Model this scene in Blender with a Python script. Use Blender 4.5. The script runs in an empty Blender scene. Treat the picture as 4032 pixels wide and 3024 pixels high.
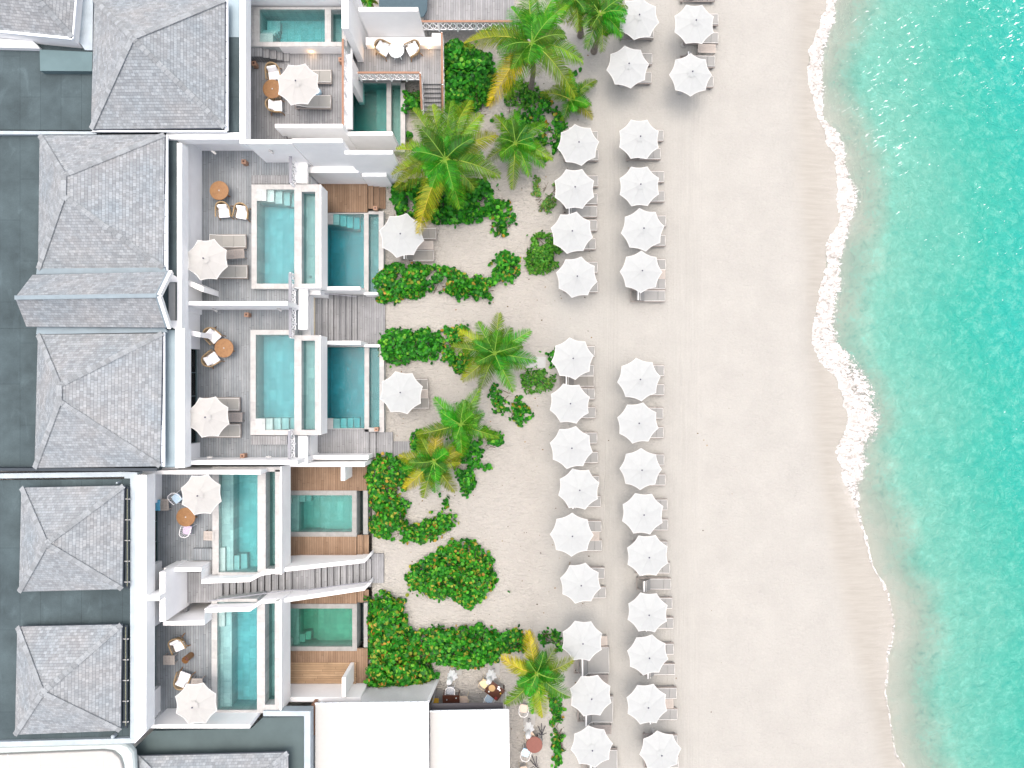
import bpy, math, random
from mathutils import Vector, Matrix, noise
rnd = random.Random(7)
R = math.radians
PI = math.pi
# ------------------------------------------------------------------ camera, sky, sun, exposure
scene = bpy.context.scene
H = 41.0                      # drone height in metres
FPX = 2690.4                  # focal length in photo pixels (4032 wide)
cam_d = bpy.data.cameras.new("camera")
cam_d.sensor_width = 36.0
cam_d.lens = 36.0 * FPX / 4032.0
cam_d.clip_end = 3000.0
cam_d.clip_start = 0.5
cam = bpy.data.objects.new("camera", cam_d)
cam.location = (0, 0, H)
cam.rotation_euler = (0, 0, 0)
scene.collection.objects.link(cam)
scene.camera = cam

SUN_EL, SUN_AZ = 84.0, 110.0   # azimuth measured from +X towards +Y
world = bpy.data.worlds.new("World")
scene.world = world
world.use_nodes = True
wn = world.node_tree.nodes
wn.clear()
w_out = wn.new("ShaderNodeOutputWorld")
w_bg = wn.new("ShaderNodeBackground")
w_sky = wn.new("ShaderNodeTexSky")
w_sky.sky_type = 'NISHITA'
w_sky.sun_disc = False
w_sky.sun_elevation = R(SUN_EL)
w_sky.sun_rotation = R(90 - SUN_AZ)
w_sky.air_density = 0.5
w_sky.dust_density = 7.0
w_sky.ozone_density = 0.6
w_bg.inputs[1].default_value = 0.15
world.node_tree.links.new(w_sky.outputs[0], w_bg.inputs[0])
world.node_tree.links.new(w_bg.outputs[0], w_out.inputs[0])

sun_d = bpy.data.lights.new("sun", 'SUN')
sun_d.energy = 0.9
sun_d.angle = R(115)
sun_d.color = (1.0, 0.98, 0.94)
sun = bpy.data.objects.new("sun", sun_d)
scene.collection.objects.link(sun)
_d = Vector((math.cos(R(SUN_EL)) * math.cos(R(SUN_AZ)), math.cos(R(SUN_EL)) * math.sin(R(SUN_AZ)), math.sin(R(SUN_EL))))
sun.rotation_euler = _d.to_track_quat('Z', 'Y').to_euler()
sun.location = (20, 15, 60)

scene.view_settings.view_transform = 'Standard'
scene.view_settings.look = 'None'
scene.view_settings.gamma = 1.0
scene.view_settings.use_curve_mapping = False
scene.view_settings.exposure = 1.05
scene.cycles.max_bounces = 8
scene.cycles.transparent_max_bounces = 16

# ------------------------------------------------------------------ helpers
COL = scene.collection

def P(x, y, z=0.0):
    """photo pixel (x, y) of a point known to be z metres above the sand -> its place in metres"""
    k = (H - z) / FPX
    return Vector(((x - 2016) * k, -(y - 1512) * k, z))

def Z(ox, oy, pts, s=2.212):
    return [(ox + a / s, oy + b / s) for a, b in pts]

class MB:
    def __init__(self):
        self.v = []; self.f = []; self.uv = []; self.col = []; self.smooth = False
        self.has_uv = False; self.has_col = False
    def add(self, vs, fs, uvs=None, col=None):
        b = len(self.v)
        self.v.extend([tuple(p) for p in vs])
        self.f.extend([tuple(b + i for i in f) for f in fs])
        if uvs is not None:
            self.has_uv = True
            self.uv.extend(uvs)
        elif self.has_uv:
            for f in fs: self.uv.extend([(0, 0)] * len(f))
        if col is not None:
            self.has_col = True
            self.col.extend([col] * len(vs))
        return self
    def box(self, x0, y0, z0, x1, y1, z1, col=None):
        if x0 > x1: x0, x1 = x1, x0
        if y0 > y1: y0, y1 = y1, y0
        if z0 > z1: z0, z1 = z1, z0
        v = [(x0, y0, z0), (x1, y0, z0), (x1, y1, z0), (x0, y1, z0), (x0, y0, z1), (x1, y0, z1), (x1, y1, z1), (x0, y1, z1)]
        f = [(3, 2, 1, 0), (4, 5, 6, 7), (0, 1, 5, 4), (1, 2, 6, 5), (2, 3, 7, 6), (3, 0, 4, 7)]
        return self.add(v, f, col=col)
    def obox(self, c, sx, sy, sz, rz=0.0, ry=0.0, rx=0.0, col=None):
        """oriented box centred on c"""
        m = Matrix.Rotation(rz, 3, 'Z') @ Matrix.Rotation(ry, 3, 'Y') @ Matrix.Rotation(rx, 3, 'X')
        v = []
        for dz in (-.5, .5):
            for dx, dy in ((-.5, -.5), (.5, -.5), (.5, .5), (-.5, .5)):
                v.append(Vector(c) + m @ Vector((dx * sx, dy * sy, dz * sz)))
        f = [(3, 2, 1, 0), (4, 5, 6, 7), (0, 1, 5, 4), (1, 2, 6, 5), (2, 3, 7, 6), (3, 0, 4, 7)]
        return self.add(v, f, col=col)
    def prism(self, pts, zt, zb):
        """pts world xy (ccw or cw), extruded"""
        a = sum(pts[i][0] * pts[(i + 1) % len(pts)][1] - pts[(i + 1) % len(pts)][0] * pts[i][1] for i in range(len(pts)))
        if a < 0: pts = pts[::-1]
        n = len(pts)
        v = [(p[0], p[1], zb) for p in pts] + [(p[0], p[1], zt) for p in pts]
        f = [tuple(range(n - 1, -1, -1)), tuple(range(n, 2 * n))]
        for i in range(n):
            j = (i + 1) % n
            f.append((i, j, n + j, n + i))
        return self.add(v, f)
    def bar(self, a, b, w, h=None, up=(0, 0, 1)):
        """rectangular bar from a to b"""
        a = Vector(a); b = Vector(b); h = h or w
        d = (b - a).normalized()
        u = Vector(up)
        if abs(d.dot(u)) > .98: u = Vector((1, 0, 0))
        s = d.cross(u).normalized(); t = s.cross(d).normalized()
        v = []
        for p in (a, b):
            for q, r_ in ((-.5, -.5), (.5, -.5), (.5, .5), (-.5, .5)):
                v.append(p + s * q * w + t * r_ * h)
        f = [(0, 1, 2, 3), (7, 6, 5, 4), (0, 4, 5, 1), (1, 5, 6, 2), (2, 6, 7, 3), (3, 7, 4, 0)]
        return self.add(v, f)
    def tube(self, path, rad, n=8, closed=False, caps=True, col=None):
        path = [Vector(p) for p in path]
        m = len(path)
        rr = rad if isinstance(rad, (list, tuple)) else [rad] * m
        b = []
        for i, p in enumerate(path):
            if closed: d = path[(i + 1) % m] - path[i - 1]
            else: d = path[min(i + 1, m - 1)] - path[max(i - 1, 0)]
            d.normalize()
            u = Vector((0, 0, 1)) if abs(d.z) < .95 else Vector((1, 0, 0))
            s = d.cross(u).normalized(); t = s.cross(d).normalized()
            for k in range(n):
                a = 2 * PI * k / n
                b.append(p + (s * math.cos(a) + t * math.sin(a)) * rr[i])
        f = []
        for i in range(m if closed else m - 1):
            i2 = (i + 1) % m
            for k in range(n):
                k2 = (k + 1) % n
                f.append((i * n + k, i * n + k2, i2 * n + k2, i2 * n + k))
        if caps and not closed:
            f.append(tuple(range(n))); f.append(tuple(range((m - 1) * n + n - 1, (m - 1) * n - 1, -1)))
        return self.add(b, f, col=col)
    def lathe(self, prof, n=24, c=(0, 0, 0), wob=None):
        v = []
        m = len(prof)
        for (r, z) in prof:
            for k in range(n):
                a = 2 * PI * k / n
                q = r * (wob(a, z) if wob else 1)
                v.append((c[0] + q * math.cos(a), c[1] + q * math.sin(a), c[2] + z))
        f = []
        for i in range(m - 1):
            for k in range(n):
                k2 = (k + 1) % n
                f.append((i * n + k, i * n + k2, (i + 1) * n + k2, (i + 1) * n + k))
        f.append(tuple(range(n - 1, -1, -1)))
        f.append(tuple(range((m - 1) * n, m * n)))
        return self.add(v, f)
    def build(self, name, mat, parent=None, origin=None, smooth=False, bevel=0.0):
        me = bpy.data.meshes.new(name)
        o = bpy.data.objects.new(name, me)
        if origin is None:
            origin = (0, 0, 0); q = parent
            while q is not None:
                if '_o' in q.keys(): origin = tuple(q['_o']); break
                q = q.parent
        ox, oy, oz = origin
        me.from_pydata([(x - ox, y - oy, z - oz) for x, y, z in self.v], [], self.f)
        if self.has_uv:
            uvl = me.uv_layers.new(name="UVMap")
            flat = []
            for u in self.uv: flat.extend((u[0], u[1]))
            if len(flat) == 2 * len(me.loops): uvl.data.foreach_set("uv", flat)
        if self.has_col and len(self.col) == len(self.v):
            ca = me.color_attributes.new(name="Col", type='FLOAT_COLOR', domain='POINT')
            flat = []
            for c in self.col: flat.extend((c[0], c[1], c[2], 1.0))
            ca.data.foreach_set("color", flat)
        me.materials.append(mat)
        if smooth:
            me.polygons.foreach_set("use_smooth", [True] * len(me.polygons))
        me.update()
        COL.objects.link(o)
        if parent is not None: o.parent = parent
        else: o.location = origin
        if bevel > 0:
            b = o.modifiers.new("bevel", 'BEVEL'); b.width = bevel; b.segments = 2; b.limit_method = 'ANGLE'
        return o

def tag(o, label=None, cat=None, group=None, kind=None):
    if label: o['label'] = label
    if cat: o['category'] = cat
    if group: o['group'] = group
    if kind: o['kind'] = kind
    return o

def empty(name, loc, label=None, cat=None, group=None, rz=0.0, world_coords=True):
    """world_coords: parts will be given in world metres; otherwise local"""
    o = bpy.data.objects.new(name, None)
    o.empty_display_size = 0.2
    o.location = loc; o.rotation_euler = (0, 0, rz)
    COL.objects.link(o)
    if world_coords: o['_o'] = (loc[0], loc[1], loc[2])
    return tag(o, label, cat, group)

def copy_tree(o, parent=None):
    c = o.copy(); COL.objects.link(c); c.parent = parent
    for ch in list(o.children): copy_tree(ch, c)
    return c

def rect(mb, r, zt, zb):
    """axis aligned box whose top face covers photo rect r=(x0,y0,x1,y1) when seen at height zt"""
    a = P(r[0], r[1], zt); b = P(r[2], r[3], zt)
    return mb.box(a.x, a.y, zb, b.x, b.y, zt)

def poly(mb, pts, zt, zb):
    return mb.prism([tuple(P(x, y, zt))[:2] for x, y in pts], zt, zb)

def ctr(r, z):
    a = P((r[0] + r[2]) / 2, (r[1] + r[3]) / 2, z)
    return (a.x, a.y, z)

# ------------------------------------------------------------------ materials
WHITES = ('white_stucco', 'white_cap_paint', 'white_gutter', 'white_paint', 'white_pillow', 'white_piping', 'folded_canvas', 'white_tabletop', 'window_frame')
def G(name, c):
    """one calibration of every non-white base colour against the exposure"""
    return tuple(c) if name in WHITES else tuple(q * .86 for q in c)
def newmat(name):
    m = bpy.data.materials.new(name); m.use_nodes = True
    n = m.node_tree.nodes
    n.clear()
    out = n.new("ShaderNodeOutputMaterial")
    b = n.new("ShaderNodeBsdfPrincipled")
    m.node_tree.links.new(b.outputs[0], out.inputs[0])
    return m, n, m.node_tree.links, b, out

def setc(b, c, rough=.7, spec=.3):
    b.inputs["Base Color"].default_value = (c[0], c[1], c[2], 1)
    b.inputs["Roughness"].default_value = rough
    b.inputs["Specular IOR Level"].default_value = spec

def node(n, t, **kw):
    q = n.new(t)
    for k, v in kw.items(): setattr(q, k, v)
    return q

def math_n(n, l, op, a, b=None, clamp=False):
    q = n.new("ShaderNodeMath"); q.operation = op; q.use_clamp = clamp
    for i, s in enumerate((a, b)):
        if s is None: continue
        if isinstance(s, (int, float)): q.inputs[i].default_value = s
        else: l.new(s, q.inputs[i])
    return q.outputs[0]

def mixc(n, l, fac, c1, c2, mode='MIX'):
    q = n.new("ShaderNodeMix"); q.data_type = 'RGBA'; q.blend_type = mode
    if isinstance(fac, (int, float)): q.inputs[0].default_value = fac
    else: l.new(fac, q.inputs[0])
    for i, s in ((6, c1), (7, c2)):
        if isinstance(s, tuple): q.inputs[i].default_value = (s[0], s[1], s[2], 1)
        else: l.new(s, q.inputs[i])
    return q.outputs[2]

def noise_n(n, l, scale, detail=4, vec=None, rough=.55, dist=0.0):
    q = n.new("ShaderNodeTexNoise"); q.inputs["Scale"].default_value = scale
    q.inputs["Detail"].default_value = detail; q.inputs["Roughness"].default_value = rough
    q.inputs["Distortion"].default_value = dist
    if vec is not None: l.new(vec, q.inputs["Vector"])
    return q.outputs[0]

def ramp(n, l, fac, stops):
    q = n.new("ShaderNodeValToRGB")
    l.new(fac, q.inputs[0])
    e = q.color_ramp.elements
    while len(e) < len(stops): e.new(0.5)
    for i, (p, c) in enumerate(stops):
        e[i].position = p
        e[i].color = (c, c, c, 1) if isinstance(c, (int, float)) else (c[0], c[1], c[2], 1)
    return q.outputs[0]

def gpos(n): return n.new("ShaderNodeNewGeometry").outputs["Position"]

def mapv(n, l, vec, scale=(1, 1, 1), rot=(0, 0, 0)):
    q = n.new("ShaderNodeMapping"); q.inputs["Scale"].default_value = scale; q.inputs["Rotation"].default_value = rot
    l.new(vec, q.inputs["Vector"]); return q.outputs[0]

def rotscale(n, l, vec, rot, scale):
    """turn first, then stretch: features run along the turned axis"""
    return mapv(n, l, mapv(n, l, vec, (1, 1, 1), (0, 0, rot)), scale)

def bump(n, l, b, h, strength=.3, dist=.02):
    q = n.new("ShaderNodeBump"); q.inputs["Strength"].default_value = strength; q.inputs["Distance"].default_value = dist
    l.new(h, q.inputs["Height"]); l.new(q.outputs[0], b.inputs["Normal"])

def capmat(name):
    m, n, l, b, o = newmat(name)
    setc(b, (.4, .4, .4), .85, .15)
    a = n.new("ShaderNodeAttribute"); a.attribute_name = "Col"
    f = ramp(n, l, noise_n(n, l, 12.0, 4, gpos(n), .6), [(.3, .88), (.7, 1.1)])
    l.new(mixc(n, l, 1.0, a.outputs[0], f, 'MULTIPLY'), b.inputs["Base Color"])
    return m

def plain(name, c, rough=.7, spec=.3, var=.12, scale=6.0, bm=0.0, c2=None, metallic=0.0):
    c = G(name, c); c2 = G(name, c2) if c2 else None
    m, n, l, b, o = newmat(name)
    setc(b, c, rough, spec)
    b.inputs["Metallic"].default_value = metallic
    p = gpos(n)
    f = noise_n(n, l, scale, 6, p, .6)
    f = ramp(n, l, f, [(.3, 0.0), (.7, 1.0)])
    d = c2 or tuple(max(0, q * (1 - var)) for q in c)
    l.new(mixc(n, l, f, tuple(c), tuple(d)), b.inputs["Base Color"])
    if bm > 0: bump(n, l, b, f, bm, .01)
    return m

def wood(name, c1, c2, c3, width=.14, axis='X', gap=.085, grainmix=.55):
    """boards run along the other horizontal axis; each board has its own tone"""
    c1, c2, c3 = G(name, c1), G(name, c2), G(name, c3)
    m, n, l, b, o = newmat(name)
    setc(b, c1, .75, .2)
    p = gpos(n)
    s = n.new("ShaderNodeSeparateXYZ"); l.new(p, s.inputs[0])
    a, c = (s.outputs[0], s.outputs[1]) if axis == 'X' else (s.outputs[1], s.outputs[0])
    t = math_n(n, l, 'DIVIDE', a, width)
    idx = math_n(n, l, 'FLOOR', t)
    fr = math_n(n, l, 'FRACT', t)
    wn_ = n.new("ShaderNodeTexWhiteNoise"); wn_.noise_dimensions = '1D'; l.new(idx, wn_.inputs["W"])
    # butt joints: each board is cut every ~2.6 m at its own offset
    off = math_n(n, l, 'MULTIPLY', wn_.outputs[0], 7.3)
    jt = math_n(n, l, 'ADD', math_n(n, l, 'DIVIDE', c, 2.6), off)
    ji = math_n(n, l, 'FLOOR', jt); jf = math_n(n, l, 'FRACT', jt)
    comb = n.new("ShaderNodeCombineXYZ"); l.new(idx, comb.inputs[0]); l.new(ji, comb.inputs[1])
    w2 = n.new("ShaderNodeTexWhiteNoise"); w2.noise_dimensions = '3D'; l.new(comb.outputs[0], w2.inputs["Vector"])
    g = noise_n(n, l, 1.0, 5, mapv(n, l, p, (30, 2.2, 1) if axis == 'X' else (2.2, 30, 1)), .6)
    st = noise_n(n, l, .7, 4, p, .6)
    col = mixc(n, l, w2.outputs[0], c1, c2)
    g2 = ramp(n, l, g, [(.35, 0.0), (.75, 1.0)])
    col = mixc(n, l, math_n(n, l, 'MULTIPLY', g2, grainmix), col, c3)
    st2 = ramp(n, l, st, [(.35, .82), (.7, 1.12)])
    col = mixc(n, l, 1.0, col, st2, 'MULTIPLY')
    g1 = math_n(n, l, 'LESS_THAN', fr, gap)
    g3 = math_n(n, l, 'LESS_THAN', jf, .004)
    gg = math_n(n, l, 'MAXIMUM', g1, g3)
    col = mixc(n, l, gg, col, tuple(q * .22 for q in c1))
    l.new(col, b.inputs["Base Color"])
    hh = math_n(n, l, 'SUBTRACT', math_n(n, l, 'MULTIPLY', g, .3), gg)
    bump(n, l, b, hh, .4, .008)
    return m

def tiles(name, c1, c2, w=.6, h=.3, rough=.5, mortar=.004, mc=None, rot=0.0, var=.15):
    c1, c2 = G(name, c1), G(name, c2)
    m, n, l, b, o = newmat(name)
    setc(b, c1, rough, .3)
    p = gpos(n)
    q = n.new("ShaderNodeTexBrick")
    l.new(mapv(n, l, p, (1, 1, 1), (0, 0, rot)), q.inputs["Vector"])
    q.inputs["Scale"].default_value = 1.0
    q.inputs["Brick Width"].default_value = w; q.inputs["Row Height"].default_value = h
    q.inputs["Mortar Size"].default_value = mortar
    q.inputs["Color1"].default_value = (*c1, 1); q.inputs["Color2"].default_value = (*c2, 1)
    mc = mc or tuple(x * .6 for x in c1)
    q.inputs["Mortar"].default_value = (*mc, 1)
    f = noise_n(n, l, 3.0, 7, p, .65)
    f = ramp(n, l, f, [(.3, 1 - var), (.7, 1 + var)])
    l.new(mixc(n, l, 1.0, q.outputs[0], f, 'MULTIPLY'), b.inputs["Base Color"])
    return m

def shingle(name):
    m, n, l, b, o = newmat(name)
    setc(b, (.4, .4, .4), .85, .15)
    uv = n.new("ShaderNodeUVMap").outputs[0]
    def brick(off, w, h, c1, c2, sq=1.0):
        q = n.new("ShaderNodeTexBrick")
        mp = n.new("ShaderNodeMapping"); mp.inputs["Location"].default_value = (off, off * 0, 0)
        l.new(uv, mp.inputs["Vector"]); l.new(mp.outputs[0], q.inputs["Vector"])
        q.inputs["Scale"].default_value = 1.0; q.offset = .37; q.offset_frequency = 2
        q.squash = sq; q.squash_frequency = 3
        q.inputs["Brick Width"].default_value = w; q.inputs["Row Height"].default_value = h
        q.inputs["Mortar Size"].default_value = .006; q.inputs["Mortar Smooth"].default_value = .2
        q.inputs["Bias"].default_value = 0.0
        q.inputs["Color1"].default_value = (*c1, 1); q.inputs["Color2"].default_value = (*c2, 1)
        q.inputs["Mortar"].default_value = (c1[0] * .8, c1[1] * .8, c1[2] * .85, 1)
        return q
    a = brick(0.0, .17, .145, (.212, .234, .248), (.298, .331, .35))
    # second independent tone per shingle group
    a2 = brick(5.7, .34, .145, (.84, .85, .86), (1.12, 1.11, 1.10), .7)
    p = gpos(n)
    big = ramp(n, l, noise_n(n, l, .45, 6, p, .65), [(.3, (.90, .95, .98)), (.7, (1.08, 1.02, .98))])
    streak = ramp(n, l, noise_n(n, l, 1.0, 4, mapv(n, l, uv, (38, 3, 1)), .6), [(.3, .88), (.7, 1.1)])
    c = mixc(n, l, .55, a.outputs[0], a2.outputs[0], 'MULTIPLY')
    c = mixc(n, l, 1.0, c, big, 'MULTIPLY')
    c = mixc(n, l, 1.0, c, streak, 'MULTIPLY')
    l.new(c, b.inputs["Base Color"])
    s = n.new("ShaderNodeSeparateXYZ"); l.new(uv, s.inputs[0])
    saw = math_n(n, l, 'FRACT', math_n(n, l, 'DIVIDE', s.outputs[1], .145))
    hgt = math_n(n, l, 'SUBTRACT', math_n(n, l, 'MULTIPLY', saw, -.8), math_n(n, l, 'MULTIPLY', a.outputs[1], .6))
    bump(n, l, b, hgt, .5, .02)
    return m

def fabric(name, c, transl=.0, rough=.85, weave=0.0):
    c = G(name, c)
    m, n, l, b, o = newmat(name)
    setc(b, c, rough, .15)
    p = gpos(n)
    f = ramp(n, l, noise_n(n, l, 5.0, 5, p), [(.3, .97), (.7, 1.02)])
    col = mixc(n, l, 1.0, tuple(c), f, 'MULTIPLY')
    l.new(col, b.inputs["Base Color"])
    if transl > 0:
        t = n.new("ShaderNodeBsdfTranslucent"); l.new(col, t.inputs[0])
        mx = n.new("ShaderNodeMixShader"); mx.inputs[0].default_value = transl
        l.new(b.outputs[0], mx.inputs[1]); l.new(t.outputs[0], mx.inputs[2]); l.new(mx.outputs[0], o.inputs[0])
    return m

def leafmat(name):
    m, n, l, b, o = newmat(name)
    a = n.new("ShaderNodeAttribute"); a.attribute_name = "Col"
    l.new(a.outputs[0], b.inputs["Base Color"])
    b.inputs["Roughness"].default_value = .5; b.inputs["Specular IOR Level"].default_value = .25
    t = n.new("ShaderNodeBsdfTranslucent"); l.new(a.outputs[0], t.inputs[0])
    mx = n.new("ShaderNodeMixShader"); mx.inputs[0].default_value = .25
    l.new(b.outputs[0], mx.inputs[1]); l.new(t.outputs[0], mx.inputs[2]); l.new(mx.outputs[0], o.inputs[0])
    return m

def waterlayer(name, tint):
    m, n, l, b, o = newmat(name)
    n.remove(b)
    tr = n.new("ShaderNodeBsdfTransparent"); tr.inputs[0].default_value = (*tint, 1)
    l.new(tr.outputs[0], o.inputs[0])
    return m

def poolwater(name, tint, rough=.22):
    """clear water: tints what lies below it, glossy surface, a little scattering of its own"""
    m, n, l, b, o = newmat(name)
    n.remove(b)
    tr = n.new("ShaderNodeBsdfTransparent"); tr.inputs[0].default_value = (*tint, 1)
    df = n.new("ShaderNodeBsdfDiffuse"); df.inputs[0].default_value = (tint[0] * .45, tint[1] * .5, tint[2] * .5, 1)
    gl = n.new("ShaderNodeBsdfGlossy"); gl.inputs[1].default_value = rough
    p = gpos(n)
    bp = n.new("ShaderNodeBump"); bp.inputs["Strength"].default_value = .35; bp.inputs["Distance"].default_value = .02
    l.new(noise_n(n, l, 7.0, 3, p, .5, .6), bp.inputs["Height"])
    l.new(bp.outputs[0], gl.inputs["Normal"])
    fr = n.new("ShaderNodeFresnel"); fr.inputs[0].default_value = 1.33; l.new(bp.outputs[0], fr.inputs["Normal"])
    m1 = n.new("ShaderNodeMixShader"); m1.inputs[0].default_value = .05
    l.new(tr.outputs[0], m1.inputs[1]); l.new(df.outputs[0], m1.inputs[2])
    m2 = n.new("ShaderNodeMixShader"); l.new(fr.outputs[0], m2.inputs[0])
    l.new(m1.outputs[0], m2.inputs[1]); l.new(gl.outputs[0], m2.inputs[2])
    l.new(m2.outputs[0], o.inputs[0])
    return m

M = {}
M['stucco'] = plain('white_stucco', (.90, .905, .895), .9, .15, .07, 1.1, .1)
M['cap'] = plain('white_cap_paint', (.84, .86, .86), .8, .2, .06, 2.5, .05)
M['membrane'] = plain('flat_roof_membrane', (.10, .165, .18), .85, .2, .22, .5, .1)
M['membrane_light'] = plain('pale_roof_membrane', (.34, .44, .49), .75, .25, .15, 1.2, .05)
M['zinc'] = plain('zinc_parapet', (.42, .50, .55), .55, .4, .22, 1.6)
M['gutter'] = plain('white_gutter', (.75, .80, .84), .5, .4, .1, 3)
M['darkmetal'] = plain('dark_gutter_trough', (.03, .045, .06), .6, .4, .2, 3)
M['flash'] = plain('valley_flashing', (.22, .29, .33), .5, .4, .22, 1.4)
M['shingle'] = shingle('cedar_shingle')
M['capsh'] = capmat('ridge_cap_shingle')
M['deck'] = wood('weathered_deck', (.235, .265, .285), (.315, .34, .355), (.155, .175, .19))
M['deckw'] = wood('weathered_deck_warm', (.26, .27, .28), (.345, .355, .36), (.175, .18, .188))
M['brown'] = wood('brown_deck', (.235, .155, .10), (.305, .21, .142), (.16, .105, .066))
M['browny'] = wood('brown_deck_cross', (.35, .24, .145), (.43, .305, .19), (.24, .16, .095), axis='Y')
M['stone'] = tiles('pool_coping_stone', (.40, .405, .395), (.46, .46, .45), 1.0, 1.0, .7, .004)
M['stoneg'] = tiles('grey_coping_stone', (.27, .275, .265), (.31, .31, .30), 1.0, 1.0, .7, .004)
M['tile'] = tiles('pool_tile', (.38, .42, .415), (.50, .54, .53), .62, .38, .5, .009, (.26, .3, .3), PI / 2, .14)
M['wood_top'] = plain('teak', (.30, .16, .062), .5, .35, .25, 9, 0, (.22, .105, .04))
M['wood_dark'] = plain('dark_wood', (.10, .035, .02), .4, .4, .3, 9)
M['rail'] = plain('grey_handrail', (.30, .31, .34), .7, .2, .15, 8)
M['railb'] = plain('brown_handrail', (.36, .20, .13), .6, .3, .25, 8)
M['white'] = plain('white_paint', (.84, .85, .85), .6, .3, .04, 5)
M['greywood'] = plain('weathered_teak', (.36, .33, .305), .8, .2, .25, 14)
M['palewood'] = plain('pale_slatted_teak', (.50, .455, .41), .8, .2, .15, 14)
M['cush'] = fabric('grey_cushion', (.285, .29, .28))
M['cushb'] = fabric('beige_cushion', (.30, .30, .28))
M['cushd'] = fabric('taupe_cushion', (.235, .23, .21))
M['piping'] = fabric('white_piping', (.82, .82, .80))
M['canopy'] = fabric('parasol_canvas', (.70, .735, .735), .5)
M['canopyw'] = fabric('cream_parasol_canvas', (.74, .745, .725), .5)
M['fin'] = plain('finial', (.10, .10, .15), .5, .4)
M['pole'] = plain('parasol_pole', (.62, .62, .60), .4, .5)
M['base'] = plain('parasol_base', (.42, .42, .40), .7, .3)
M['rattan'] = plain('rattan', (.42, .30, .16), .6, .3, .35, 22)
M['rattand'] = plain('rattan_legs', (.36, .20, .09), .6, .3, .3, 22)
M['pillow'] = fabric('white_pillow', (.80, .81, .83))
M['bluefab'] = fabric('blue_towel', (.15, .50, .72))
M['ceramic'] = plain('blue_ceramic', (.22, .42, .55), .25, .6, .6, 30, 0, (.55, .68, .74))
M['whitetop'] = plain('white_tabletop', (.72, .80, .80), .4, .4, .04, 4)
M['yellow'] = plain('yellow_seat', (.75, .45, .05), .6, .3)
M['straw'] = plain('straw_mat', (.58, .40, .20), .8, .1, .25, 40)
M['metal'] = plain('brushed_metal', (.45, .46, .46), .4, .5, .2, 10)
M['black'] = plain('black_metal', (.035, .03, .045), .5, .4)
M['frame'] = plain('window_frame', (.70, .73, .75), .5, .4)
M['framed'] = plain('dark_window_frame', (.10, .16, .17), .5, .4)
M['floor'] = tiles('interior_floor', (.12, .14, .13), (.15, .17, .155), .6, .6)
M['awning'] = fabric('awning_canvas', (.50, .505, .49), .1)
M['darkfab'] = plain('dark_screen_fabric', (.09, .09, .10), .9, .1, .2, 20)
M['terra'] = plain('brown_tabletop', (.22, .085, .065), .5, .3, .12, 9)
M['slab'] = plain('concrete_slab', (.44, .455, .45), .85, .2, .1, 4)
M['ystone'] = tiles('sandy_flagstone', (.58, .50, .34), (.64, .58, .46), .5, .9)
M['leaf'] = leafmat('foliage')
M['twig'] = plain('twig', (.16, .12, .085), .9, .1, .3, 10)
M['trunk'] = plain('palm_trunk', (.32, .28, .24), .9, .1, .4, 6, .3)
M['plant_soil'] = plain('planter_soil', (.13, .10, .075), .95, .1, .3, 8)

def glassmat(name, tint):
    m, n, l, b, o = newmat(name)
    n.remove(b)
    tr = n.new("ShaderNodeBsdfTransparent"); tr.inputs[0].default_value = (*tint, 1)
    gl = n.new("ShaderNodeBsdfGlossy"); gl.inputs[1].default_value = .03
    fr = n.new("ShaderNodeFresnel"); fr.inputs[0].default_value = 1.5
    mx = n.new("ShaderNodeMixShader"); l.new(fr.outputs[0], mx.inputs[0])
    l.new(tr.outputs[0], mx.inputs[1]); l.new(gl.outputs[0], mx.inputs[2]); l.new(mx.outputs[0], o.inputs[0])
    return m
M['glass'] = glassmat('door_glass', (.62, .80, .78))
M['curtain'] = fabric('curtain', (.72, .80, .79), .2)

def membrane(name, c, seam=1.05):
    c = G(name, c)
    m, n, l, b, o = newmat(name)
    setc(b, c, .85, .2)
    p = gpos(n)
    f = ramp(n, l, noise_n(n, l, .55, 7, p, .65), [(.3, .70), (.7, 1.25)])
    f2 = ramp(n, l, noise_n(n, l, 14, 5, p, .7), [(.3, .90), (.7, 1.08)])
    stn = ramp(n, l, noise_n(n, l, 1.3, 5, mapv(n, l, p, (1, .35, 1)), .6, .6), [(.56, 1.0), (.66, 1.22)])
    q = n.new("ShaderNodeTexBrick"); l.new(mapv(n, l, p, (1, 1, 1), (0, 0, PI / 2)), q.inputs["Vector"])
    q.inputs["Scale"].default_value = 1; q.inputs["Brick Width"].default_value = 4.2; q.inputs["Row Height"].default_value = seam
    q.inputs["Mortar Size"].default_value = .012; q.inputs["Color1"].default_value = (1, 1, 1, 1); q.inputs["Color2"].default_value = (.93, .94, .95, 1); q.inputs["Mortar"].default_value = (.62, .64, .66, 1)
    col = mixc(n, l, 1.0, tuple(c), f, 'MULTIPLY'); col = mixc(n, l, 1.0, col, f2, 'MULTIPLY'); col = mixc(n, l, 1.0, col, stn, 'MULTIPLY'); col = mixc(n, l, 1.0, col, q.outputs[0], 'MULTIPLY')
    l.new(col, b.inputs["Base Color"]); bump(n, l, b, f2, .2, .01)
    return m
M['membrane'] = membrane('flat_roof_membrane', (.066, .094, .103))

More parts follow.
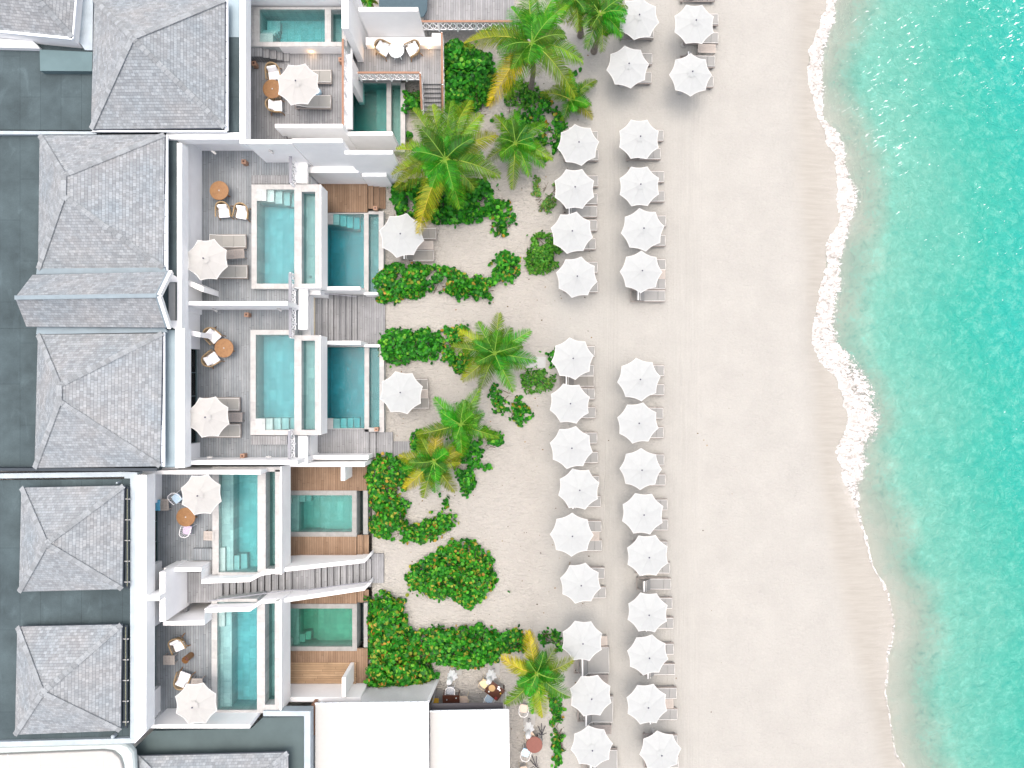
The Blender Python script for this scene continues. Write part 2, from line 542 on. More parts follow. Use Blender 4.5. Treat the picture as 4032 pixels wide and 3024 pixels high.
def zigzag(name, c1, c2, s=.05):
    m, n, l, b, o = newmat(name)
    setc(b, c1, .7, .2)
    tc = n.new("ShaderNodeTexCoord").outputs["Object"]
    sp = n.new("ShaderNodeSeparateXYZ"); l.new(tc, sp.inputs[0])
    d = math_n(n, l, 'ADD', math_n(n, l, 'ABSOLUTE', sp.outputs[0]), math_n(n, l, 'ABSOLUTE', sp.outputs[1]))
    f = math_n(n, l, 'FRACT', math_n(n, l, 'DIVIDE', d, s))
    g = math_n(n, l, 'LESS_THAN', f, .5)
    l.new(mixc(n, l, g, c1, c2), b.inputs["Base Color"])
    return m
M['weave_navy'] = zigzag('navy_white_weave', (.75, .78, .80), (.05, .08, .13), .066)
M['weave_blue'] = zigzag('blue_white_weave', (.75, .80, .82), (.08, .30, .50), .066)
M['weave_beige'] = zigzag('beige_weave', (.66, .56, .48), (.50, .38, .30), .05)
M['weave_yellow'] = zigzag('yellow_weave', (.72, .66, .58), (.75, .55, .16), .06)
M['weave_purple'] = zigzag('purple_weave', (.75, .74, .78), (.22, .10, .30), .07)

def disc(name, x, y, zz, r_, h_, mat, lb, cat, group=None):
    q = P(x, y, zz + h_); m_ = MB(); m_.lathe([(r_ * .96, 0), (r_, h_ * .3), (r_, h_ * .8), (r_ * .94, h_)], 20, (q.x, q.y, zz))
    return tag(m_.build(name, mat, None, (q.x, q.y, zz), smooth=False), lb, cat, group)
# ------------------------------------------------------------------ shoreline data (photo pixels at water level)
SEA = -0.35
foamL = [(-400, 3330), (0, 3254), (70, 3238), (140, 3212), (200, 3187), (260, 3180), (330, 3184), (400, 3205), (470, 3224), (520, 3245), (570, 3254), (600, 3283), (650, 3288), (700, 3292), (750, 3300), (800, 3297), (850, 3307), (900, 3292), (940, 3262), (1000, 3246), (1050, 3253), (1070, 3243), (1140, 3229), (1200, 3217), (1280, 3198), (1350, 3196), (1420, 3224), (1490, 3294), (1560, 3313), (1630, 3334), (1665, 3340), (1700, 3322), (1740, 3301), (1780, 3294), (1830, 3303), (1880, 3316), (1910, 3330), (1950, 3345), (2000, 3370), (2050, 3385), (2100, 3400), (2180, 3420), (2230, 3432), (2260, 3445), (2300, 3472), (2350, 3498), (2430, 3513), (2500, 3514), (2590, 3488), (2650, 3492), (2730, 3478), (2800, 3498), (2870, 3503), (2960, 3518), (3024, 3558), (3400, 3700)]
foamR = [(-400, 3380), (0, 3292), (70, 3280), (140, 3257), (200, 3233), (260, 3233), (330, 3236), (400, 3240), (470, 3240), (520, 3289), (570, 3317), (600, 3321), (650, 3327), (700, 3340), (750, 3368), (800, 3365), (850, 3352), (900, 3343), (940, 3321), (1000, 3311), (1050, 3305), (1140, 3299), (1200, 3285), (1280, 3280), (1350, 3289), (1420, 3355), (1490, 3401), (1560, 3434), (1630, 3450), (1700, 3446), (1740, 3421), (1780, 3395), (1830, 3403), (1880, 3395), (1910, 3384), (1950, 3380), (2000, 3384), (2050, 3394), (2100, 3408), (2180, 3428), (2230, 3440), (2260, 3456), (2300, 3484), (2350, 3505), (2430, 3520), (2500, 3519), (2590, 3498), (2650, 3498), (2730, 3483), (2800, 3503), (2870, 3508), (2960, 3524), (3024, 3564), (3400, 3710)]
wetL = [(-400, 3070), (0, 3079), (750, 3085), (1000, 3112), (1350, 3130), (1700, 3150), (1800, 3160), (2000, 3190), (2250, 3235), (2500, 3285), (2750, 3360), (3024, 3410), (3400, 3470)]
def interp(tab, y):
    if y <= tab[0][0]: return tab[0][1]
    for i in range(len(tab) - 1):
        if y <= tab[i + 1][0]:
            a, b = tab[i], tab[i + 1]
            return a[1] + (b[1] - a[1]) * (y - a[0]) / (b[0] - a[0])
    return tab[-1][1]
KS = (H - SEA) / FPX
def shoreX(Y, tab=foamL):
    return (interp(tab, 1512 - Y / KS) - 2016) * KS

def axis(a0, a1, step, far):
    out = []
    x = a0
    while x <= a1 + 1e-6: out.append(x); x += step
    d = step
    lo, hi = a0, a1
    left, right = [], []
    while lo > -far: d *= 1.7; lo -= d; left.append(lo)
    d = step
    while hi < far: d *= 1.7; hi += d; right.append(hi)
    return left[::-1] + out + right

def grid_obj(name, xs, ys, zf, mat, attrs):
    nx, ny = len(xs), len(ys)
    v = []; at = {k: [] for k in attrs}
    for y in ys:
        for x in xs:
            z, vals = zf(x, y)
            v.append((x, y, z))
            for k in attrs: at[k].append(vals[k])
    f = [(j * nx + i, j * nx + i + 1, (j + 1) * nx + i + 1, (j + 1) * nx + i) for j in range(ny - 1) for i in range(nx - 1)]
    me = bpy.data.meshes.new(name); me.from_pydata(v, [], f)
    for k in attrs:
        a = me.attributes.new(k, 'FLOAT', 'POINT'); a.data.foreach_set("value", at[k])
    me.polygons.foreach_set("use_smooth", [True] * len(f))
    me.materials.append(mat); me.update()
    o = bpy.data.objects.new(name, me); COL.objects.link(o)
    o['kind'] = 'structure'
    return o

# ---- sand material
m, n, l, b, o = newmat('beach_sand')
p = gpos(n)
def attr(n, k):
    q = n.new("ShaderNodeAttribute"); q.attribute_name = k; return q.outputs["Fac"]
wet = attr(n, "wet"); inland = attr(n, "inland"); trk = attr(n, "track")
base = mixc(n, l, inland, (.322, .322, .300), (.338, .330, .302))
patch = ramp(n, l, noise_n(n, l, .5, 4, p, .6), [(.3, .95), (.7, 1.04)])
speck = ramp(n, l, noise_n(n, l, 9, 6, p, .7), [(.3, .95), (.7, 1.04)])
base = mixc(n, l, 1.0, base, patch, 'MULTIPLY')
base = mixc(n, l, 1.0, base, speck, 'MULTIPLY')
trail = ramp(n, l, noise_n(n, l, 1.0, 4, mapv(n, l, p, (7, .10, 1)), .75), [(.35, .96), (.65, 1.025)])
base = mixc(n, l, trk, base, mixc(n, l, 1.0, base, trail, 'MULTIPLY'))
# wet zone: darker, streaked by the backwash
ws = noise_n(n, l, 1.0, 5, mapv(n, l, p, (.7, 6, 1), (0, 0, .12)), .6, .5)
wetc = ramp(n, l, ws, [(.3, (.262, .254, .226)), (.7, (.308, .299, .268))])
wf = math_n(n, l, 'ADD', wet, math_n(n, l, 'MULTIPLY', math_n(n, l, 'SUBTRACT', noise_n(n, l, .8, 3, p), .5), .5))
wf = ramp(n, l, math_n(n, l, 'MULTIPLY', wf, wet, True), [(0.0, 0.0), (.95, 1.0)])
col = mixc(n, l, wf, base, wetc)
l.new(col, b.inputs["Base Color"])
rg = math_n(n, l, 'SUBTRACT', .95, math_n(n, l, 'MULTIPLY', wf, .45))
l.new(rg, b.inputs["Roughness"]); b.inputs["Specular IOR Level"].default_value = .25
dry = math_n(n, l, 'SUBTRACT', 1.0, wf)
foot = noise_n(n, l, 4.2, 3, mapv(n, l, p, (.8, 1.9, 1), (0, 0, .9)), .5, .9)
foot2 = noise_n(n, l, 2.1, 4, mapv(n, l, p, (1.6, .8, 1)), .6, .4)
fh = math_n(n, l, 'ADD', math_n(n, l, 'MULTIPLY', foot, math_n(n, l, 'ADD', .5, inland)), math_n(n, l, 'MULTIPLY', foot2, .7))
line = noise_n(n, l, 1.0, 3, mapv(n, l, p, (9, .12, 1)), .7)
hh = math_n(n, l, 'ADD', math_n(n, l, 'MULTIPLY', fh, math_n(n, l, 'SUBTRACT', 1.0, math_n(n, l, 'MULTIPLY', trk, .75))), math_n(n, l, 'MULTIPLY', line, math_n(n, l, 'MULTIPLY', trk, .6)))
hh = math_n(n, l, 'ADD', math_n(n, l, 'MULTIPLY', hh, dry), math_n(n, l, 'MULTIPLY', math_n(n, l, 'MULTIPLY', ws, wf), .11))
bump(n, l, b, hh, .75, .14)
M['sand'] = m

def sand_z(x, y):
    s = x - shoreX(y)                     # metres seaward of the shoreline
    w = x - shoreX(y, wetL)
    wet = max(0.0, min(1.0, (w + .6) / 2.2)); wet = wet * wet * (3 - 2 * wet)
    z = -.02 * noise.noise(Vector((x * .35, y * .35, 0))) - .012
    z = min(z, -.004)
    if w > 0:
        span = max(1.0, w - s)            # distance wet edge -> shoreline
        z = z * (1 - wet) + (SEA - .0) * min(1.0, w / span) ** 1.2
    if s > 0: z = SEA - min(4.0, .12 * s + .004 * s * s)
    xp = 2016 + x * FPX / H; yp = 1512 - y * FPX / H
    if (1000 < xp < 1492 and 825 < yp < 1760) or (1000 < xp < 1574 and 320 < yp < 596) or (1000 < xp < 1428 and 1900 < yp < 2600): z = -2.4   # excavated under the pools
    inl = max(0.0, min(1.0, (2210 - xp) / 120.0))
    if s > 0: wet *= max(0.0, 1 - s / 1.2)
    t = 0.0
    for c, hw in ((2400, 55), (2700, 90)):
        cx = c + (y * 1.5)*0 + (12 * math.sin(y * .12))
        d = abs(xp - cx)
        t = max(t, max(0, min(1, 1.3 - d / hw)))
    return z, {"wet": wet, "inland": inl, "track": t}
sand = grid_obj("sand_beach", axis(-8, 26, .22, 900), axis(-24, 24, .25, 900), sand_z, M['sand'], ("wet", "inland", "track"))

# ---- sea
m, n, l, b, o = newmat('turquoise_sea')
p = gpos(n)
sh = attr(n, "shore")
shn = math_n(n, l, 'DIVIDE', sh, 24.0, True)
wob = math_n(n, l, 'MULTIPLY', math_n(n, l, 'SUBTRACT', noise_n(n, l, .35, 4, p), .5), .14)
cr = n.new("ShaderNodeValToRGB"); l.new(math_n(n, l, 'ADD', shn, wob, True), cr.inputs[0])
stops = [(0.0, (.40, .42, .37)), (.05, (.26, .335, .28)), (.15, (.090, .265, .21)), (.38, (.018, .247, .193)), (.62, (.0, .255, .222)), (1.0, (.0, .25, .25))]
e = cr.color_ramp.elements
while len(e) < len(stops): e.new(.5)
for i, (q, c) in enumerate(stops): e[i].position = q; e[i].color = (*c, 1)
pw = mapv(n, l, p, (1, 1, 1))
mot = noise_n(n, l, 1.9, 5, pw, .62, .6)
mot2 = noise_n(n, l, 4.0, 4, pw, .6, 1.0)
mm = math_n(n, l, 'ADD', math_n(n, l, 'MULTIPLY', mot, .6), math_n(n, l, 'MULTIPLY', mot2, .4))
lite = ramp(n, l, mm, [(.50, 0.0), (.68, 1.0)])
dark = ramp(n, l, mm, [(.32, 1.0), (.47, 0.0)])
col = mixc(n, l, math_n(n, l, 'MULTIPLY', lite, .55), cr.outputs[0], (.13, .38, .315))
col = mixc(n, l, math_n(n, l, 'MULTIPLY', dark, .42), col, (.003, .195, .17))
# sun glints painted into the water colour as white streaks, off the shore
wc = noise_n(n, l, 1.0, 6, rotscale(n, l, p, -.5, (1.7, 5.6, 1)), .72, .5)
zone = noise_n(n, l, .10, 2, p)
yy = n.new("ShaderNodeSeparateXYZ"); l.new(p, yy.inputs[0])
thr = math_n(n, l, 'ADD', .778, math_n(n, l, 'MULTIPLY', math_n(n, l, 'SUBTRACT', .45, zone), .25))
thr = math_n(n, l, 'SUBTRACT', thr, math_n(n, l, 'MULTIPLY', math_n(n, l, 'ADD', yy.outputs[1], math_n(n, l, 'MULTIPLY', yy.outputs[0], .6)), .0040))  # painted glints grow denser towards the top right
glint_mask = math_n(n, l, 'MULTIPLY', math_n(n, l, 'SUBTRACT', wc, thr), 30.0, True)
glint_mask = math_n(n, l, 'MULTIPLY', glint_mask, math_n(n, l, 'MULTIPLY', sh, .4, True))
col = mixc(n, l, glint_mask, col, (.72, .75, .75))
l.new(col, b.inputs["Base Color"])
b.inputs["Roughness"].default_value = .07; b.inputs["IOR"].default_value = 1.33; b.inputs["Specular IOR Level"].default_value = .5
w1 = noise_n(n, l, 1.5, 6, mapv(n, l, p, (1, 1.25, 1), (0, 0, -.55)), .62, .5)
bp = n.new("ShaderNodeBump"); bp.inputs["Strength"].default_value = 1.0; bp.inputs["Distance"].default_value = .15
l.new(w1, bp.inputs["Height"]); l.new(bp.outputs[0], b.inputs["Normal"])
# thin water at the edge lets the sand show
tr = n.new("ShaderNodeBsdfTransparent"); tr.inputs[0].default_value = (.95, .985, .965, 1)
mx = n.new("ShaderNodeMixShader")
al = ramp(n, l, math_n(n, l, 'DIVIDE', math_n(n, l, 'ADD', sh, math_n(n, l, 'MULTIPLY', mot, .8)), 4.2, True), [(0.05, 0.12), (.9, 1.0)])
l.new(al, mx.inputs[0]); l.new(tr.outputs[0], mx.inputs[1]); l.new(b.outputs[0], mx.inputs[2]); l.new(mx.outputs[0], o.inputs[0])
M['sea'] = m
def sea_z(x, y):
    s = x - shoreX(y)
    a = max(0, min(1, (s - .5) / 6))
    z = SEA + .0 + .05 * a * (noise.noise(Vector((x * .9 + y * .3, y * .8, 1.3))) + .5 * noise.noise(Vector((x * 2.1, y * 2.3, 4.1))))
    if s < 0: z = SEA - .02 + max(-.3, s * .3) 
    return z, {"shore": max(0.0, s)}
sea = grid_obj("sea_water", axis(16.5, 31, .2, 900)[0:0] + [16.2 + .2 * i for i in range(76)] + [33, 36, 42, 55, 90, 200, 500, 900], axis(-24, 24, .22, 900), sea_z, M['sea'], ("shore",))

# ---- surf foam
m, n, l, b, o = newmat('surf_foam')
p = gpos(n)
vv = attr(n, "across"); dn = attr(n, "dens")
setc(b, (.80, .81, .81), .7, .3)
n1 = noise_n(n, l, 3.0, 7, mapv(n, l, p, (1, 1.8, 1), (0, 0, .25)), .72, 1.0)
n2 = noise_n(n, l, 11.0, 5, p, .7, 1.5)
nn = math_n(n, l, 'ADD', math_n(n, l, 'MULTIPLY', n1, .62), math_n(n, l, 'MULTIPLY', n2, .38))
thr = math_n(n, l, 'SUBTRACT', nn, math_n(n, l, 'SUBTRACT', .69, math_n(n, l, 'MULTIPLY', dn, .36)))
a = math_n(n, l, 'MULTIPLY', thr, 11.0, True)
a = math_n(n, l, 'MINIMUM', a, 1.0)
tr = n.new("ShaderNodeBsdfTransparent"); mx = n.new("ShaderNodeMixShader")
l.new(a, mx.inputs[0]); l.new(tr.outputs[0], mx.inputs[1]); l.new(b.outputs[0], mx.inputs[2]); l.new(mx.outputs[0], o.inputs[0])
l.new(ramp(n, l, nn, [(.41, (.27, .26, .235)), (.50, (.42, .41, .39)), (.60, (.68, .69, .69))]), b.inputs["Base Color"])
bump(n, l, b, nn, .7, .1)
M['foam'] = m
v = []; ac = []; de = []
ys = [-24.5 + .1 * i for i in range(int(49 / .1) + 1)]
NV = 26
for Y in ys:
    L = shoreX(Y) + .16 * noise.noise(Vector((Y * 1.9, 3.3, 0))) + .07 * noise.noise(Vector((Y * 5.5, 1.3, 0)))
    Rr = shoreX(Y, foamR) + .15 * noise.noise(Vector((Y * 1.4, 7.7, 0)))
    if Rr < L + .08: Rr = L + .08
    wd = Rr - L
    yp = 1512 - Y / KS
    thin = 1.0 if yp < 1890 else (.80 if yp < 2280 else (1.0 if yp < 2340 else .72))
    xs0, xs1 = L - .05, Rr + (.34 if yp < 1900 else .2)
    for k in range(NV):
        t = k / (NV - 1)
        x = xs0 + (xs1 - xs0) * t
        u = (x - L) / max(wd, .01)
        # crest in the seaward half
        hump = math.exp(-((u - .45) / .38) ** 2) * min(1.0, wd / 1.0)
        lump = .6 + .8 * noise.noise(Vector((x * 2.2, Y * 2.2, 5))) + .5 * noise.noise(Vector((x * 5.5, Y * 5.5, 9)))
        z = SEA + .02 + .20 * hump * min(1, max(0, u * 3 + .1)) * max(.15, lump)
        d = thin * (1.0 if u < .8 else max(0.0, 1 - (u - .8) / .75))
        if u < 0: d *= .35
        if u > .3 and wd > 1.2: d *= .9 + .35 * noise.noise(Vector((x * .9, Y * .8, 2)))
        v.append((x, Y, z)); ac.append(u); de.append(max(0, d))
f = [(j * NV + i, j * NV + i + 1, (j + 1) * NV + i + 1, (j + 1) * NV + i) for j in range(len(ys) - 1) for i in range(NV - 1)]
me = bpy.data.meshes.new("surf_foam"); me.from_pydata(v, [], f)
for k, arr in (("across", ac), ("dens", de)):
    q = me.attributes.new(k, 'FLOAT', 'POINT'); q.data.foreach_set("value", arr)
me.polygons.foreach_set("use_smooth", [True] * len(f)); me.materials.append(M['foam']); me.update()
fo = bpy.data.objects.new("surf_foam", me); COL.objects.link(fo)
tag(fo, "white surf foam breaking along the edge of the turquoise sea", "foam", kind="stuff")

# ---- backwash lace on the wet sand
m, n, l, b, o = newmat('backwash_foam')
setc(b, (.80, .79, .76), .7, .3)
p = gpos(n); dn = attr(n, "dens")
n1 = noise_n(n, l, 1.0, 6, mapv(n, l, p, (1.4, 7, 1), (0, 0, .15)), .7, 1.6)
rid = math_n(n, l, 'ABSOLUTE', math_n(n, l, 'SUBTRACT', n1, .5))
a = math_n(n, l, 'MULTIPLY', math_n(n, l, 'SUBTRACT', math_n(n, l, 'MULTIPLY', dn, .035), rid), 26.0, True)
a = math_n(n, l, 'MULTIPLY', a, .95)
tr = n.new("ShaderNodeBsdfTransparent"); mx = n.new("ShaderNodeMixShader")
l.new(a, mx.inputs[0]); l.new(tr.outputs[0], mx.inputs[1]); l.new(b.outputs[0], mx.inputs[2]); l.new(mx.outputs[0], o.inputs[0])
M['lace'] = m
v = []; de = []
ys2 = [-24.5 + .35 * i for i in range(141)]
for Y in ys2:
    x1 = shoreX(Y) + .1
    x0 = shoreX(Y, wetL) + .6
    yp = 1512 - Y / KS
    big = max(.15, min(1, .55 + .9 * noise.noise(Vector((Y * .22, 3, 1)))))
    for k in range(14):
        t = k / 13
        x = x0 + (x1 - x0) * t
        z, _ = sand_z(x, Y)
        v.append((x, Y, z + .022)); de.append(big * t * t)
f = [(j * 14 + i, j * 14 + i + 1, (j + 1) * 14 + i + 1, (j + 1) * 14 + i) for j in range(len(ys2) - 1) for i in range(13)]
me = bpy.data.meshes.new("backwash_foam"); me.from_pydata(v, [], f)
q = me.attributes.new("dens", 'FLOAT', 'POINT'); q.data.foreach_set("value", de)
me.polygons.foreach_set("use_smooth", [True] * len(f)); me.materials.append(M['lace']); me.update()
fo = bpy.data.objects.new("backwash_foam", me); COL.objects.link(fo)
tag(fo, "thin lace of backwash foam drying on the wet sand", "foam", kind="stuff")
# ------------------------------------------------------------------ architecture
ZD, ZR = 3.2, 6.0          # upper terraces, flat roofs
ZP = 6.2                   # parapet tops
M['wood_shadow'] = plain('shade_dark_riser_wood', (.17, .165, .16), .85, .15, .3, 10)  # wood darkened to stand in for the shade in slits between treads
def thing1(name, rects, mat, lb, cat, kind=None, group=None, bevel=.0):
    """one mesh made of boxes (r, zt, zb)"""
    mb = MB()
    for r, zt, zb in rects: rect(mb, r, zt, zb)
    r0, z0_, zb0 = rects[0]
    c = ctr(r0, z0_)
    return tag(mb.build(name, mat, None, (c[0], c[1], zb0), bevel=bevel), lb, cat, group, kind)

def hip(parent, eave, ridge, ze, za, caps=True, thick=.12, capw=.13):
    """eave: TL,TR,BR,BL photo points at ze; ridge: two points (top, bottom) or (left,right) at za"""
    E = [P(x, y, ze) for x, y in eave]
    K = [P(x, y, za) for x, y in ridge]
    TL, TR, BR, BL = E
    if len(K) == 1: K = [K[0], K[0]]
    a, b = K                      # a near TL/TR (top), b near bottom
    faces = [[TL, TR, a], [TR, BR, b, a], [BR, BL, b], [BL, TL, a, b]]
    faces = [[q for i, q in enumerate(f) if (q - f[i - 1]).length > 1e-4] for f in faces]
    mb = MB()
    for f in faces:
        e0, e1 = f[0], f[1]
        u = (e1 - e0).normalized()
        nrm = (e1 - e0).cross(f[2] - e0).normalized()
        if nrm.z < 0: nrm = -nrm
        w = nrm.cross(u)
        if w.z < 0: w = -w
        uo = rnd.uniform(0, 40); vo = rnd.randint(0, 60) * .38
        uvs = [((q - e0).dot(u) + uo, (q - e0).dot(w) + vo) for q in f]
        order = list(range(len(f)))
        if (f[1] - f[0]).cross(f[2] - f[1]).z < 0: order = order[::-1]
        mb.add([f[i] for i in order], [tuple(range(len(f)))], [uvs[i] for i in order])
    # soffit and fascia
    lo = [Vector((q.x, q.y, q.z - thick)) for q in E]
    for i in range(4):
        j = (i + 1) % 4
        mb.add([E[i], E[j], lo[j], lo[i]], [(0, 1, 2, 3)], [(0, 0)] * 4)
    mb.add(lo, [(0, 1, 2, 3)], [(0, 0)] * 4)
    rf = mb.build('hip_roof', M['shingle'], parent)
    if caps:
        segs = [(TL, a), (TR, a), (BR, b), (BL, b)] + ([(a, b)] if (a - b).length > .05 else [])
        cb = MB()
        for p0, p1 in segs:
            d = p1 - p0; L = d.length; n_ = max(2, int(L / .22)); dn = d.normalized()
            s = dn.cross(Vector((0, 0, 1))).normalized()
            for k in range(n_):
                q0 = p0 + dn * (L * k / n_); q1 = p0 + dn * (L * (k + 1.12) / n_)
                if k == n_ - 1: q1 = p1
                h0, h1 = .06, .035
                g_ = rnd.choice((.20, .225, .25, .27)); gc = (g_, g_ * 1.10, g_ * 1.16)
                for sg in (-1, 1):
                    vs = [q0 + Vector((0, 0, h0)), q1 + Vector((0, 0, h1)), q1 + s * sg * capw + Vector((0, 0, h1 - .04)), q0 + s * sg * capw + Vector((0, 0, h0 - .04))]
                    if sg == 1: vs = vs[::-1]
                    cb.add(vs, [(0, 1, 2, 3)], col=gc)
        cb.build('ridge_cap', M['capsh'], rf)
    return rf

def bldg(lb, r, name='villa'):
    c = ctr(r, ZR)
    return empty(name, (c[0], c[1], 0), lb, 'building')

def gutter_v(parent, x, y0, y1, z, w=.14):
    a = P(x, y0, z); b = P(x, y1, z)
    mb = MB(); mb.box(a.x - w * .2, b.y, z - .13, a.x + w, a.y, z - .11)
    mb.box(a.x + w - .035, b.y, z - .11, a.x + w, a.y, z); mb.box(a.x - w * .2, b.y, z - .11, a.x - w * .2 + .02, a.y, z - .02)
    g = mb.build('gutter', M['gutter'], parent)
    y = b.y + .2; br = MB()
    while y < a.y: br.box(a.x - .01, y, z - .03, a.x + w - .03, y + .02, z - .015); y += .85
    br.build('bracket', M['darkmetal'], g)
    return g

def door_wall(parent, x_base_px, y0, y1, ztop, openings, x_solid=None, drape=.5):
    """facade plane facing the sea at the deck; openings = [(ya, yb)] glazed, rest white wall; pixels at deck level"""
    X = P(x_base_px, 0, ZD).x
    def Y(py): return P(0, py, ZD).y
    w = MB(); segs = []
    cur = y0
    for a, b in openings: segs.append((cur, a)); cur = b
    segs.append((cur, y1))
    XS = X if x_solid is None else P(x_solid, 0, ZD).x
    for a, b in segs:
        if b - a > 1: w.box(XS - .25, Y(b), 2.2, XS, Y(a), ztop)
    for a, b in openings: w.box(X - .25, Y(b), ZD + 2.3, X, Y(a), ztop)
    if w.v: w.build('facade', M['stucco'], parent)
    for a, b in openings:
        yb, ya = Y(b), Y(a)
        fr = MB(); fr.box(X - .07, yb, ZD + .003, X + .01, ya, ZD + .06); fr.box(X - .07, yb, ZD + 2.22, X + .01, ya, ZD + 2.30)
        n_ = max(1, round((ya - yb) / 1.15))
        for k in range(n_ + 1):
            yy = yb + (ya - yb) * k / n_
            fr.box(X - .055, yy - .022, ZD + .06, X, yy + .022, ZD + 2.22)
        d = fr.build('sliding_door', M['framed'], parent)
        g = MB(); g.box(X - .035, yb + .02, ZD + .06, X - .025, ya - .02, ZD + 2.22); g.build('glass_pane', M['glass'], d)
        fl = MB(); fl.box(X - 2.6, yb, ZD - .2, X - .07, ya, ZD - .01); fl.build('indoor_floor', M['floor'], d)
        if drape <= 0: continue
        c = MB(); N_ = int((ya - yb) / .035)
        vs = []
        for i in range(N_ + 1):
            yy = yb + .03 + (ya - yb - .06) * i / N_
            xx = X - .30 + .10 * math.sin(yy * 15 + 1.2 * math.sin(yy * 3.1)) + .05 * math.sin(yy * 37)
            open_ = (.5 + .5 * math.sin(yy * 1.9 + 1) > drape)
            if open_: xx -= .9
            vs += [(xx, yy, ZD + .02), (X - .26 + (xx - X + .26) * .35, yy, ZD + 2.2)]
        c.add(vs, [(2 * i, 2 * i + 2, 2 * i + 3, 2 * i + 1) for i in range(N_)])
        q = c.build('curtain', M['curtain'], d, smooth=True)

# ---------------- villa 1 (top) ----------------
v1 = bldg("topmost villa with a big square shingled hip roof and white parapet", (0, 0, 943, 520))
mb = MB(); poly(mb, [(-300, -250), (943, -250), (943, 520), (375, 522), (375, 512), (-300, 510)], ZR, ZR - .25); mb.build('flat_roof', M['membrane'], v1)
mb = MB(); rect(mb, (890, -200, 942, 146), ZR + .02, ZR + .004); mb.build('pale_roof_strip', M['membrane_light'], v1)
mb = MB(); poly(mb, [(156, 195), (364, 205), (362, 280), (158, 279)], ZR + .35, ZR + .004); mb.build('raised_roof_panel', plain('raised_roof', (.13, .20, .215), .85, .2, .15, 1), v1)
mb = MB(); rect(mb, (943.5, -250, 966, 565), ZP + .05, ZR - .5); rect(mb, (655, 522, 943, 548), ZP, ZR - .5); mb.build('parapet', M['cap'], v1)
mb = MB(); poly(mb, [(-300, 513), (380, 518), (380, 529), (-300, 529)], ZP, ZR - .3); mb.build('roof_kerb', M['zinc'], v1)
hip(v1, [(371, -3), (886, -2), (884, 503), (358, 508)], [(520, 149)], 6.6, 9.05)
gutter_v(v1, 886, -5, 512, 6.56)
mb = MB(); a = P(358, 508, 6.56); b = P(890, 508, 6.56); mb.box(a.x, a.y - .12, 6.43, b.x, a.y - .02, 6.45); mb.box(a.x, a.y - .14, 6.43, b.x, a.y - .12, 6.56); mb.build('gutter', M['gutter'], v1)
door_wall(v1, 979, 120, 560, ZR - .25, [(150, 245), (262, 505)], 983, 0)
mb = MB()
a = P(-300, 520, ZR); b = P(930, 520, ZR); mb.box(a.x, a.y, 0, b.x, a.y + .25, ZR - .25); mb.build('wall', M['stucco'], v1); mb = MB()
c = P(-300, -250, ZR); mb.box(a.x, a.y + .25, 0, a.x + .25, c.y, ZR - .25); mb.build('wall', M['stucco'], v1)

# ---------------- villa 0: the roof corner at the top left ----------------
v0 = bldg("neighbouring roof at the top left corner with white gutters and a rotated hip", (0, 0, 280, 140), 'house')
hip(v0, [(-560, -420), (322, -300), (284, 147), (-420, 76)], [(-60, -235)], 7.0, 9.6)
mb = MB()
for (x0, y0, x1, y1, zz, ww) in ((-420, 82, 287, 152, 6.95, .12), (287, 152, 326, -300, 6.95, .12)):
    mb.bar(P(x0, y0, zz) + Vector((0, -.02, 0)), P(x1, y1, zz) + Vector((0, -.02, 0)), ww, .12)
mb.build('gutter', M['gutter'], v0)
mb = MB(); poly(mb, [(-420, 90), (288, 160), (330, -300), (-420, -300)], 6.8, .2); mb.build('wall', M['stucco'], v0)
mb = MB(); poly(mb, [(322, 0), (366, -5), (364, 198), (334, 196), (312, 165)], 6.35, ZR + .004); mb.build('roof_chute', M['zinc'], v0)
mb = MB(); poly(mb, [(-300, 128), (130, 162), (156, 190), (-300, 178)], 6.3, ZR + .004); mb.build('low_kerb', M['cap'], v0)

# ---------------- villas 2 and 3 (pair with gable) ----------------
v2 = bldg("upper of the joined pair of villas, hip roof running into the long gable", (0, 533, 700, 1290))
mb = MB(); rect(mb, (-300, 534, 696, 1293), ZR, ZR - .25); mb.build('flat_roof', M['membrane'], v2)
mb = MB(); rect(mb, (697, 563, 716, 1293), ZP, ZR - .5); mb.build('parapet', M['cap'], v2)
hip(v2, [(156, 533), (648, 529), (643, 1056), (150, 1060)], [(251, 689), (249, 772)], 6.6, 8.6)
gutter_v(v2, 648, 530, 1068, 6.56)
mb = MB()
# long gable roof between the two hips
zE, zG = 6.95, 8.2
a0, a1, a2 = P(128, 1082, zE), P(59, 1172, zG), P(104, 1286, zE)
b0, b1, b2 = P(664, 1070, zE), P(618, 1164, zG), P(659, 1290, zE)
for f in ([a0, b0, b1, a1], [b2, a2, a1, b1]):
    e0, e1 = f[0], f[1]; u = (e1 - e0).normalized(); nn = (e1 - e0).cross(f[2] - e0).normalized()
    w = nn.cross(u); w = w if w.z > 0 else -w
    uvs = [((q - e0).dot(u), (q - e0).dot(w)) for q in f]
    fl = (f[1] - f[0]).cross(f[2] - f[1]).z < 0
    if fl: f = f[::-1]; uvs = uvs[::-1]
    mb.add(f, [(0, 1, 2, 3)], uvs)
dn = Vector((0, 0, -.14))
for p0, p1 in ((a0, b0), (b2, a2), (a1, a0), (a2, a1), (b0, b1), (b1, b2)):
    mb.add([p0, p1, p1 + dn, p0 + dn], [(0, 1, 2, 3)], [(0, 0)] * 4)
g_ = mb.build('gable_roof', M['shingle'], v2)
mb = MB(); mb.bar(a1 + Vector((0, 0, .02)), b1 + Vector((0, 0, .02)), .2, .04); mb.build('ridge_cap', M['flash'], g_)
mb = MB()
o3 = Vector((.10, 0, -.06))
